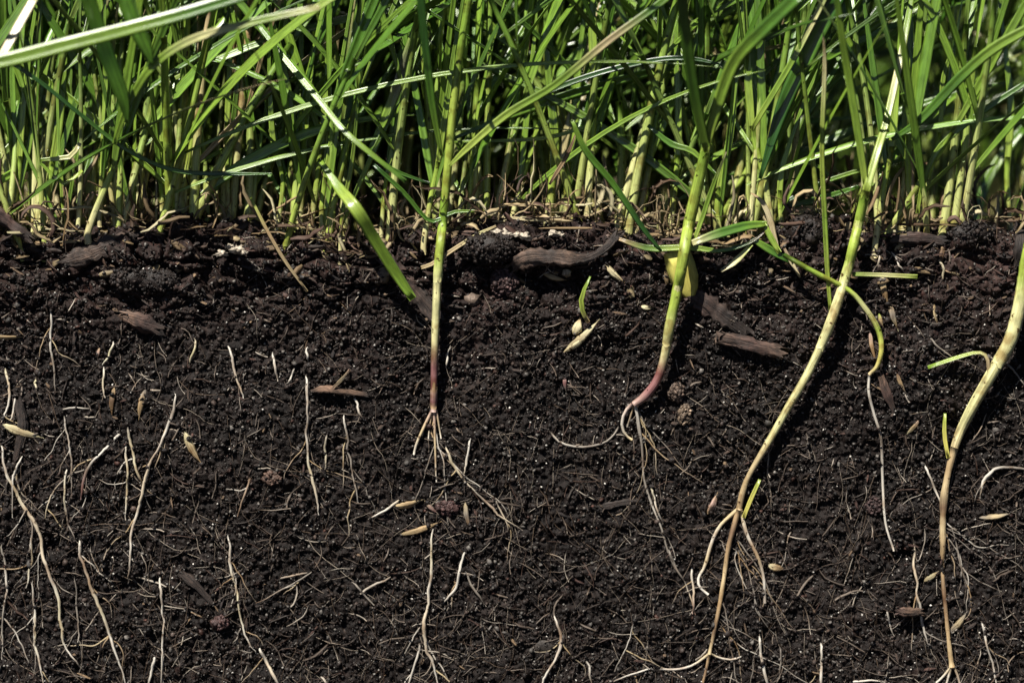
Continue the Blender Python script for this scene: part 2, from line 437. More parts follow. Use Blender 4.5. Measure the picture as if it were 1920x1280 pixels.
# ------------------------------------------------------------------ soil crumbs, grit and fibres: uncountable
SO = np.array([0.0112, 0.0079, 0.0064])
def face_samples(n, s0=1.0, s1=97, xr=101):
    return RNG.uniform(-xr, xr, n), RNG.uniform(s0, s1, n)
def crumbs(name, n, r0, r1, shape, label, lift=0.3, power=2.0, bright=0.0, pale=0.0, s0=-6, jit=.3, stretch=.5):
    x, s = face_samples(n, s0)
    keep = (vn(x, s, 7, 77) + RNG.uniform(-.5, .5, n)) > -0.35
    x, s = x[keep], s[keep]; n = len(x)
    r = r0 + (r1 - r0) * RNG.random(n) ** power
    p = surf(x, s); a = np.clip(s / RAD, 0, math.pi / 2)
    lf = r * lift * RNG.uniform(.2, 1.6, n)
    p[:, 1] -= np.sin(a) * lf; p[:, 2] += np.cos(a) * lf
    c = SO[None] * (RNG.lognormal(0.1, 0.62, n))[:, None]
    red = RNG.random(n) < 0.035; c[red] *= np.array([1.6, 1.08, 0.98])
    pl = RNG.random(n) < pale
    c[pl] = RNG.uniform(0.035, 0.13, pl.sum())[:, None] * np.array([1.0, 0.9, 0.79])
    br = RNG.random(n) < bright * np.clip(1 + 4.5 * vn(x, s, 9, 81) + 2 * vn(x, s, 3, 82), 0, 4)
    c[br] = (0.10 + 0.5 * RNG.random(br.sum()) ** 1.8)[:, None] * np.array([1.0, 0.94, 0.84])
    r[br] = np.minimum(r[br] * 0.7, 0.22)
    m = MB(); lumps(m, p, r, shape, c, jit, stretch)
    return tag(m.build(name, M_CRUMB, smooth=False), label, 'soil', kind='stuff')
crumbs('soil_grit', 62000, 0.11, 0.37, OCT, 'fine grit and pale sand grains scattered over the soil face', bright=0.06, pale=.2, lift=.8)
crumbs('soil_crumbs', 15000, 0.22, 0.55, ICO0, 'small dark crumbs covering the soil face', power=2.6, pale=.05, jit=.38, stretch=.6)

m = MB()
for i in range(2500):
    x, s = float(RNG.uniform(-100, 100)), float(RNG.uniform(3, 96))
    low = s > 45
    L = RNG.uniform(1.5, 6.5) * (1.35 if low else 0.8); th = RNG.uniform(0, math.pi * 2)
    k = 6; bend = RNG.uniform(-1, 1) * 0.16
    a = th + np.cumsum(np.full(k, bend) + RNG.normal(0, .15, k))
    px = x + np.cumsum(np.cos(a)) * L / k; ps = s + np.cumsum(np.sin(a)) * L / k
    ps = np.clip(ps, 1, 98)
    p = surf(px, ps); r = RNG.uniform(0.05, 0.13) * (1 if RNG.random() > .12 else 2.0)
    p[:, 1] -= r * RNG.uniform(0.3, 1.5, k) + 0.25
    cc = lin(*[(74, 63, 54), (108, 97, 86), (52, 44, 38), (160, 150, 136), (70, 53, 44)][int(RNG.choice(5, p=[.3, .25, .22, .13, .1]))])
    loft(m, p, np.array([.7, 1, 1, 1, .9, .5]) * r * 2, TRI, [(0, cc), (1, cc * .8)])
for i in range(420):
    x = float(RNG.uniform(-100, 100)); s = float(8 + 82 * RNG.random() ** .7); L = RNG.uniform(6, 24); k = 14
    a = math.pi / 2 + RNG.normal(0, .55) + np.cumsum(RNG.normal(0, .17, k))
    px = np.clip(x + np.cumsum(np.cos(a)) * L / k, -102, 102); ps = np.clip(s + np.cumsum(np.sin(a)) * L / k, 1, 99)
    p = surf(px, ps); p[:, 1] = np.convolve(np.pad(p[:, 1], 1, mode='edge'), [.3, .4, .3], 'valid') - RNG.uniform(.05, .5, k)
    cc = lin(*[(120, 108, 94), (150, 138, 122), (95, 80, 66)][int(RNG.integers(3))])
    r = RNG.uniform(.04, .085)
    loft(m, p, np.linspace(1, .5, k) * r * 2, TRI, [(0, cc), (1, cc * .8)])
tag(m.build('root_fibres', M_ROOT), 'fine brown hair roots and plant fibres matted through the soil', 'fibres', kind='stuff')

m = MB()
for i in range(1250):                                     # splinters, leaf flakes and broken husks mixed through the soil
    x = float(RNG.uniform(-100, 100)); up = RNG.random() < .42; s_ = float(RNG.uniform(3, 17) if up else RNG.uniform(4, 95)); L = (.5 + 2.6 * RNG.random() ** 2) * (1.3 if up else 1); th = RNG.normal(0, .45) if up else RNG.uniform(0, math.pi); k = 5
    t = np.linspace(-.5, .5, k) * L
    p = surf(x + t * math.cos(th), np.clip(s_ + t * math.sin(th), 1, 98)); p[:, 1] = p[:, 1].mean() - RNG.uniform(.1, .5) + t * RNG.normal(0, .25)
    c = lin(*[(62, 48, 40), (84, 66, 54), (50, 40, 36), (128, 104, 80), (92, 64, 54), (160, 132, 100)][int(RNG.choice(6, p=[.26, .22, .22, .12, .12, .06]))])
    loft(m, p, np.array([.3, .8, 1, .9, .4]) * RNG.uniform(.25, .8), LEAF4, [(0, c), (1, c * .7)], hint=(RNG.normal(0, .5), -1, RNG.normal(0, .5)), twist=RNG.normal(0, .5), rough=1 + RNG.uniform(-.3, .3, (k, 4)))
tag(m.build('soil_litter', M_WOOD), 'small wood splinters and leaf flakes mixed through the soil', 'litter', kind='stuff')

# ------------------------------------------------------------------ colours of plants
DKG = np.array([0.024, 0.078, 0.011]); MDG = np.array([0.074, 0.172, 0.017]); LTG = np.array([0.185, 0.300, 0.034])
YGR = np.array([0.30, 0.39, 0.060]); PAL = np.array([0.57, 0.545, 0.26]); YEL = np.array([0.60, 0.55, 0.13]); CRM = np.array([0.56, 0.50, 0.30])
PUR = np.array([0.23, 0.105, 0.10]); TAN = np.array([0.36, 0.25, 0.13]); BRN = np.array([0.14, 0.085, 0.05]); STR = np.array([0.46, 0.36, 0.20])
WHI = np.array([0.50, 0.46, 0.39]); GRY = np.array([0.19, 0.165, 0.135]); PNK = np.array([0.40, 0.27, 0.22])
CK = dict(D=DKG, M=MDG, L=LTG, Y=YGR, P=PAL, E=YEL, C=CRM, U=PUR, T=TAN, B=BRN, S=STR, W=WHI, G=GRY, K=PNK)
CK['p'] = np.array([.45, .40, .27]); CK['y'] = np.array([.42, .38, .22]); CK['s'] = np.array([.43, .36, .26]); CK['t'] = np.array([.27, .20, .14]); CK['u'] = np.array([.15, .085, .075])
def stops(s):
    """'MLP' -> evenly spaced colour stops"""
    return [(i / max(len(s) - 1, 1), CK[c]) for i, c in enumerate(s)]

def px_path(pts, d, n):
    """picture polyline at depth d (number or list, mm in front of the face; negative = behind)"""
    p = np.asarray(pts, float); dd = np.broadcast_to(np.asarray(d, float), (len(p),)) if np.ndim(d) == 0 else np.interp(np.linspace(0, 1, len(p)), np.linspace(0, 1, len(d)), d)
    q = smooth_path(np.column_stack([p[:, :2], dd]), n)
    return np.array([P(*r) for r in q])
def widths(w, n): return np.interp(np.linspace(0, 1, n), np.linspace(0, 1, len(w)), w) * 0.1
BW = 0.86
def seg(pts): return max(6, int(np.linalg.norm(np.diff(np.asarray(pts, float)[:, :2], axis=0), axis=1).sum() / 16))

def blade_part(mb_parent, name, pts, d, w, cs, twist=0.0, parent=None, base=None, mat=None, hint=(-.15, -1, .35), flat=1.0):
    n = seg(pts); m = MB()
    tw = np.interp(np.linspace(0, 1, n), np.linspace(0, 1, len(np.atleast_1d(twist))), np.atleast_1d(twist))
    loft(m, px_path(pts, d, n), widths(w, n) * BW, LEAF, stops(cs), hint=hint, twist=tw, flat=flat)
    return m.build(name, mat or M_LEAF, parent, base)
def single_blade(label, pts, d, w, cs, twist=0.0, name='grass_strand', cat='grass', group=None, mat=None, hint=(-.15, -1, .35), flat=1.0):
    base = P(pts[0][0], pts[0][1], np.atleast_1d(d)[0])
    return tag(blade_part(None, name, pts, d, w, cs, twist, None, base, mat, hint, flat), label, cat, group)
def tube_part(name, path, w, cs, parent, base, mat, flat=1.0, wob=0.0):
    n = len(path); m = MB(); ww = widths(w, n)
    if name == 'root' and parent is not None: ww = ww * .76
    if wob: ww = ww * (1 + wob * RNG.uniform(-1, 1, n))
    loft(m, path, ww, ROUND, stops(cs), flat=flat)
    return m.build(name, mat, parent, base)

# ------------------------------------------------------------------ the uprooted grass plants lying against the cut face
def sheath(parent, base, pts, offs, w, t0, t1, cs):
    """papery leaf sheath wrapped round part of a stem, torn open at its upper end"""
    p = on_face(pts, offs, 80); i0, i1 = int(t0 * 80), int(t1 * 80)
    p = p[i0:i1]; n = len(p); ww = np.interp(np.linspace(t0, t1, n), np.linspace(0, 1, len(w)), w) * .1 * np.interp(np.linspace(0, 1, n), [0, .06, .85, 1], [1.02, 1.13, 1.07, 1.03])
    K = 14; a = np.linspace(0, 2 * np.pi, K + 1)[:-1]; sec = np.stack([np.cos(a), np.sin(a)], 1)
    sl = np.zeros((n, K)); sl[-1] = RNG.uniform(-1.5, 1.2, K); sl[0] = RNG.uniform(-.4, .3, K)
    m = MB(); loft(m, p, ww, sec, stops(cs), rough=1 + RNG.uniform(-.05, .05, (n, K)), slide=sl)
    m.build('sheath', M_STEM, parent, base)
def stem_path(pts, off_list):
    """stem in front of the face below ground level; keeps its distance above"""
    return on_face(pts, off_list, seg(pts))

# -- plant 1: straight slender shoot in the middle
b = on_face([(813, 768), (813, 760)], 1.0, 2)[0]
g1 = tag(empty('grass_plant', b), 'slender straight grass plant with purple base hanging upright down the middle of the soil', 'grass plant')
pts = [(813, 772), (814, 700), (817, 600), (822, 500), (832, 400), (840, 310), (850, 200), (864, 90), (884, -30)]
st = stem_path(pts, [1.2, 2.0, 2.8, 3.4, 4.5, 6, 7, 8, 9])
tube_part('stem', st, [11, 13, 15, 16, 16, 16, 15, 14, 14], 'KUUPPPPPYYYYYYLLLL', g1, b, M_STEM)
sheath(g1, b, pts, [1.2, 2.0, 2.8, 3.4, 4.5, 6, 7, 8, 9], [11, 13, 15, 16, 16, 16, 15, 14, 14], .34, .56, 'PYYLL')
sheath(g1, b, pts, [1.2, 2.0, 2.8, 3.4, 4.5, 6, 7, 8, 9], [11, 13, 15, 16, 16, 16, 15, 14, 14], .02, .10, 'TUKS')
blade_part(None, 'blade', [(842, 312), (880, 275), (950, 215), (1040, 160), (1140, 78), (1240, 5), (1290, -40)], [6, 8, 12, 14], [6, 15, 18, 17, 17, 16, 14], 'YYLLSML', [0.2, 0.5, 0.3], g1, b)
blade_part(None, 'blade', [(828, 292), (812, 200), (800, 100), (788, -20)], [7, 12, 18], [8, 16, 19, 18], 'LMDD', [0.1, -.3], g1, b)
for r, w, off in [([(811, 768), (795, 800), (781, 832), (776, 852)], [8, 7, 5], [1.0, .5]), ([(814, 770), (816, 840), (818, 905)], [7, 5, 4], [1.0, .25]),
                  ([(818, 768), (822, 790), (827, 822)], [6, 5, 3], [1.0, .3]), ([(810, 768), (806, 796), (803, 825)], [5, 4, 3], [.9, .3])]:
    tube_part('root', on_face(r, off), w, 'KSW', g1, b, M_ROOT)

# -- plant 2: stout shoot with a bent purple foot
b = on_face([(1190, 756), (1195, 750)], 1.4, 2)[0]
g2 = tag(empty('grass_plant', b), 'stout green grass plant with bent reddish purple foot in front of the yellow leaf', 'grass plant')
pts = [(1188, 758), (1210, 742), (1232, 712), (1246, 668), (1258, 600), (1275, 520), (1290, 430), (1310, 340), (1326, 268)]
tube_part('stem', stem_path(pts, [1.5, 2.2, 2.6, 3.2, 4, 5, 7, 9, 11]), [12, 17, 16, 16, 17, 18, 20, 20, 19], 'KUUPPPPYYYYYLL', g2, b, M_STEM)
sheath(g2, b, pts, [1.5, 2.2, 2.6, 3.2, 4, 5, 7, 9, 11], [12, 17, 16, 16, 17, 18, 20, 20, 19], .42, .97, 'PYYYYL')
blade_part(None, 'blade', [(1322, 285), (1345, 200), (1378, 115), (1430, 58), (1500, -10)], [11, 18, 26], [16, 26, 30, 30, 28], 'YLLMM', [0.1, 0.4, .2], g2, b)
blade_part(None, 'blade', [(1326, 285), (1302, 170), (1287, 60), (1278, -30)], [11, 20, 30], [16, 25, 27, 26], 'LMMD', [0.0, -.4], g2, b)
blade_part(None, 'blade', [(1300, 455), (1318, 405), (1338, 345), (1362, 284)], [5, 5, 8], [8, 11, 10, 2], 'YLLP', [0.1, .6], g2, b)
for r, w, off, cs in [([(1186, 757), (1172, 772), (1166, 795), (1172, 814), (1185, 824)], [10, 8, 7, 6], [1.2, .8, .3], 'KWS'), ([(1191, 760), (1198, 795), (1204, 840), (1206, 890)], [8, 6, 5], [1.2, .3], 'WGG'),
                      ([(1205, 880), (1211, 912), (1224, 950), (1241, 992), (1252, 1032), (1270, 1075)], [5, 6, 5, 5, 4], [.3, .25, .4, .2, .35, -.1], 'GGWGGG'), ([(1188, 760), (1181, 785), (1176, 800)], [5, 4], [1, .3], 'TG'), ([(1193, 762), (1196, 800), (1202, 830)], [5, 3], [.9, .3], 'WG'),
                      ([(1160, 800), (1150, 816), (1130, 831), (1090, 838), (1052, 830), (1030, 808)], [5, 5, 6, 6, 5], [.3, .5, .4], 'GGW')]:
    tube_part('root', on_face(r, off), w, cs, g2, b, M_ROOT)

# -- plant 3: long pale leaning shoot
b = on_face([(1386, 955), (1390, 945)], 1.2, 2)[0]
g3 = tag(empty('grass_plant', b), 'long pale leaning grass plant with forked white leaf tips and branching roots', 'grass plant')
pts = [(1385, 960), (1392, 925), (1405, 890), (1440, 830), (1480, 760), (1520, 690), (1555, 610), (1585, 520), (1605, 440), (1625, 350)]
tube_part('stem', stem_path(pts, [1.0, 1.2, 1.5, 1.8, 2.2, 2.6, 3.2, 4, 6, 9]), [11, 12, 10, 13, 15, 16, 17, 17, 17, 17], 'TSSPPPPPPPPYY', g3, b, M_STEM)
sheath(g3, b, pts, [1.0, 1.2, 1.5, 1.8, 2.2, 2.6, 3.2, 4, 6, 9], [11, 12, 10, 13, 15, 16, 17, 17, 17, 17], .60, .985, 'PPPYYL')
sheath(g3, b, pts, [1.0, 1.2, 1.5, 1.8, 2.2, 2.6, 3.2, 4, 6, 9], [11, 12, 10, 13, 15, 16, 17, 17, 17, 17], .0, .06, 'TSTS')
blade_part(None, 'blade', [(1624, 358), (1645, 285), (1662, 228), (1682, 140), (1700, 50), (1712, -30)], [11, 9, 6, 3, 0, -2], [17, 17, 17, 16, 15, 13], 'YYYPLL', [0.1, .1], g3, b, None, (-.32, -1.54, .78))
blade_part(None, 'blade', [(1624, 352), (1607, 240), (1590, 140), (1577, 60), (1566, -30)], [10, 14, 20], [13, 17, 17, 15, 13], 'YLLLM', [0.1, .3], g3, b)
blade_part(None, 'dead_leaf', [(1557, 582), (1551, 500), (1546, 400), (1541, 280), (1546, 130), (1543, 58)], [4, 8, 13], [7, 11, 12, 11, 10, 2], 'YYLYYPS', [0.1, .5], g3, b, M_DRY)
for r, w, off, cs in [([(1388, 950), (1370, 966), (1350, 986), (1335, 1015), (1322, 1060), (1310, 1082), (1312, 1100), (1328, 1114)], [9, 9, 9, 7, 6], [1.2, .6, .35, .3], 'SSWSWW'),
                      ([(1385, 955), (1375, 990), (1365, 1030), (1358, 1080), (1350, 1130), (1340, 1180), (1330, 1226)], [14, 12, 11, 10, 9], [1.2, .8, .5, .6], 'TBTSTBS'),
                      ([(1390, 958), (1400, 1000), (1420, 1042), (1432, 1082), (1434, 1130)], [10, 9, 8, 7], [1.2, .6, .4], 'SWTWG'),
                      ([(1331, 1224), (1300, 1246), (1270, 1254), (1238, 1254)], [7, 6, 5], [.6, .4], 'SWW'), ([(1331, 1224), (1350, 1233), (1374, 1236), (1390, 1230)], [6, 5, 4], [.6, .4], 'SWW'),
                      ([(1330, 1226), (1323, 1260), (1314, 1292)], [8, 7, 7], [.6, .4], 'TBT')]:
    tube_part('root', on_face(r, off), w, cs, g3, b, M_ROOT, wob=.1)
blade_part(None, 'new_shoot', [(1394, 970), (1408, 936), (1425, 898)], [face_d(43, -50) + 1.6, face_d(45, -45) + 2.2], [8, 10, 8], 'EEY', 0.1, g3, b)

# -- plant 4: thick shoot at the right margin
b = on_face([(1780, 870), (1785, 860)], 1.2, 2)[0]
g4 = tag(empty('grass_plant', b), 'thick pale grass plant curving out of view at the right edge, knobbly brown rhizome below', 'grass plant')
pts = [(1786, 850), (1800, 810), (1826, 758), (1862, 696), (1895, 636), (1914, 560), (1926, 480), (1945, 380)]
tube_part('stem', stem_path(pts, [1.4, 1.8, 2.4, 3.0, 3.6, 4.4, 6, 10]), [14, 18, 21, 23, 23, 23, 21, 20], 'SPPPPPYY', g4, b, M_STEM)
sheath(g4, b, pts, [1.4, 1.8, 2.4, 3.0, 3.6, 4.4, 6, 10], [14, 18, 21, 23, 23, 23, 21, 20], .45, .9, 'PPPYY')
tube_part('rhizome', on_face([(1790, 838), (1778, 885), (1770, 935), (1768, 980), (1768, 1028), (1767, 1062)], [1.8, 1.0, .8, .9, .7, -.6], 18), [14, 12, 14, 11, 12, 8], 'STSBSTT', g4, b, M_ROOT, wob=.16)
tube_part('rhizome', on_face([(1767, 1050), (1768, 1085), (1774, 1150), (1780, 1210), (1785, 1250)], [-.5, .4, .8, .9], 16), [6, 8, 8, 8, 11], 'TBTS', g4, b, M_ROOT, wob=.1)
for r in ([(1784, 1248), (1766, 1270), (1740, 1292)], [(1784, 1248), (1778, 1270), (1772, 1292)], [(1786, 1246), (1795, 1264), (1802, 1292)]):
    tube_part('root', on_face(r, [.9, .5]), [7, 6, 6], 'SWW', g4, b, M_ROOT)
blade_part(None, 'new_shoot', [(1778, 858), (1771, 815), (1772, 774)], [face_d(81, -41) + 1.8, face_d(81, -33) + 2.4], [8, 10, 7], 'EEY', 0.1, g4, b)
blade_part(None, 'new_shoot', [(1854, 715), (1851, 672), (1832, 661), (1790, 672), (1740, 689)], [4.0, 4.5, 4.2, 3.5, 3.0], [7, 8, 8, 10, 9], 'TSYYL', 0.2, g4, b)

# -- seedling bowing over the soil at the right, with a white thread root
b = on_face([(1630, 702), (1632, 699)], .6, 2)[0]
g5 = tag(empty('grass_seedling', b), 'yellow green seedling bowed like a hook with one long white root', 'seedling')
tube_part('stem', on_face([(1630, 702), (1646, 684), (1653, 650), (1645, 614), (1620, 575), (1590, 543), (1530, 512), (1470, 478)], [.8, 1.6, 2.4, 3, 3.6, 4.2, 4.6, 4]), [7, 9, 10, 11, 10, 9, 10, 9], 'SEYPYYLM', g5, b, M_STEM)
tube_part('root', on_face([(1630, 702), (1629, 735), (1640, 780), (1652, 822), (1655, 900), (1660, 978), (1676, 1032)], [.8, .5, .3, .5, .4]), [7, 7, 7, 7, 6, 5], 'WWGWWW', g5, b, M_ROOT)

# -- sprouting seed
b = on_face([(1100, 604), (1102, 602)], .8, 2)[0]
g6 = tag(empty('sprouting_seed', b), 'split pale seed husk with a curved green sprout rising from it', 'sprouting seed')
blade_part(None, 'sprout', [(1103, 604), (1093, 585), (1091, 556), (1107, 518)], [2.2, 3.2, 4, 4.5], [8, 11, 11, 4], 'TYYL', 0.1, g6, b)

# ------------------------------------------------------------------ seed husks
def husk_mesh(m, cx, cy, L, W, a, cs, off=0.45, prof=None):
    W *= .95
    a = math.radians(a); dx, dy = math.cos(a) * L / 2, math.sin(a) * L / 2
    bx, by = -dy * 0.08, dx * 0.08
    n = 14
    path = on_face([(cx - dx, cy - dy), (cx + bx, cy + by), (cx + dx, cy + dy)], [off * .5, off, off * .7], n)
    lo = path[[0, -1]]                                     # husks are stiff: straighten the relief out
    path[:, 1] = np.interp(np.linspace(0, 1, n), [0, .5, 1], [lo[0, 1], path[:, 1].min(), lo[1, 1]])
    t = np.linspace(0, 1, n)
    w = W * 0.1 * np.clip(np.sin(np.pi * np.clip(t * 1.05, 0, 1) ** 0.8), 0.06, 1) ** 0.75
    rg = 1 + RNG.uniform(-.13, .13, (n, len(BOAT))); sl = np.zeros((n, len(BOAT))); sl[-1] = RNG.uniform(-.6, .5, len(BOAT))
    loft(m, path, w, BOAT, [(k_, c_ * RNG.uniform(.6, 1.0)) for k_, c_ in stops(cs)], flat=RNG.uniform(.45, .75), hint=(0, -1, 0), twist=RNG.uniform(-.6, .6), rough=rg, slide=sl)
    return path[0]
for cx, cy, L, W, a, cs in [(1092, 628, 82, 15, -42, 'CSCC'), (1082, 642, 62, 12, -36, 'SCC'), (1082, 612, 34, 20, -70, 'SCS')]:
    m = MB(); husk_mesh(m, cx, cy, L, W, a, cs, 1.0); m.build('husk', M_HUSK, g6, b)
HUSKS = [
 (12, 630, 66, 12, 2, 'STS', 'pointed tan seed husk poking in at the left edge'),
 (42, 808, 78, 19, 18, 'CSC', 'large cream seed husk with dark spots near the left edge'),
 (212, 752, 52, 12, 95, 'TBT', 'brown upright seed husk, left one of the pair below the cut thread roots'),
 (267, 757, 56, 13, 103, 'GTT', 'brown upright seed husk, right one of the pair below the cut thread roots'),
 (361, 838, 66, 18, 62, 'CST', 'pale spotted seed husk lying alone right of the forked root'),
 (766, 943, 56, 16, -14, 'STS', 'tan seed husk touching the short white root below the middle plant'),
 (788, 990, 78, 13, -18, 'STT', 'long tan seed husk lying above the lower middle root'),
 (877, 966, 52, 11, 80, 'SGT', 'narrow upright husk right of the red brown crumb cluster'),
 (808, 950, 34, 9, 45, 'SKU', 'small split husk beside the red brown crumb cluster'),
 (1660, 545, 62, 15, 78, 'CTS', 'hanging tan husk just under the horizontal straw'),
 (1676, 592, 52, 13, 74, 'TGC', 'brown husk with white tip, below the husk under the straw'),
 (1652, 600, 26, 8, 72, 'YTS', 'tiny husk squeezed between bowed seedling and white tipped husk'),
 (1637, 650, 58, 10, 78, 'KTT', 'pinkish narrow husk inside the hook of the bowed seedling'),
 (1714, 798, 42, 9, -50, 'CTK', 'small pointed husk left of the yellow shoot'),
 (1336, 944, 42, 17, -65, 'TKT', 'brown torn husk left of the leaning plant\'s root fork'),
 (1456, 1063, 32, 16, 12, 'CTB', 'stubby orange tan husk right of the leaning plant\'s roots'),
 (1746, 1080, 32, 11, -35, 'SCS', 'small cream husk touching the brown rhizome'),
 (1866, 966, 62, 12, -8, 'GSG', 'greyish husk lying flat near the right edge'),
 (1797, 1166, 48, 13, -50, 'GSG', 'dull grey husk right of the lower rhizome'),
 (1768, 478, 46, 12, 98, 'TBB', 'brown husk hanging under the top edge at the far right'),
 (1335, 580, 34, 8, 48, 'SCS', 'narrow cream splinter husk right of the yellow leaf'),
 (1060, 718, 28, 8, 86, 'KUG', 'tiny pinkish husk left of the stout plant\'s foot'),
 (1040, 519, 44, 11, 16, 'TST', 'tan husk lying below the gnarled brown root'),
 (1152, 512, 52, 13, 42, 'SCT', 'cream husk sloping towards the yellow leaf'),
 (1213, 576, 22, 11, 12, 'CCS', 'small bright husk left of the stout plant'),
 (185, 662, 20, 8, 100, 'TKT', 'tiny orange brown husk left of the bent thread root'),
 (1755, 590, 40, 9, 80, 'TSB', 'forked brown husk above the hooked green shoot'),
 (1690, 718, 40, 9, 65, 'BTG', 'dull brown husk right of the seedling\'s white root'),
]
for cx, cy, L, W, a, cs, lab in HUSKS:
    m = MB(); bb = husk_mesh(m, cx, cy, L, W, a, cs)
    tag(m.build('seed_husk', M_HUSK, None, bb), lab, 'seed husk', 'seed husks in the soil')

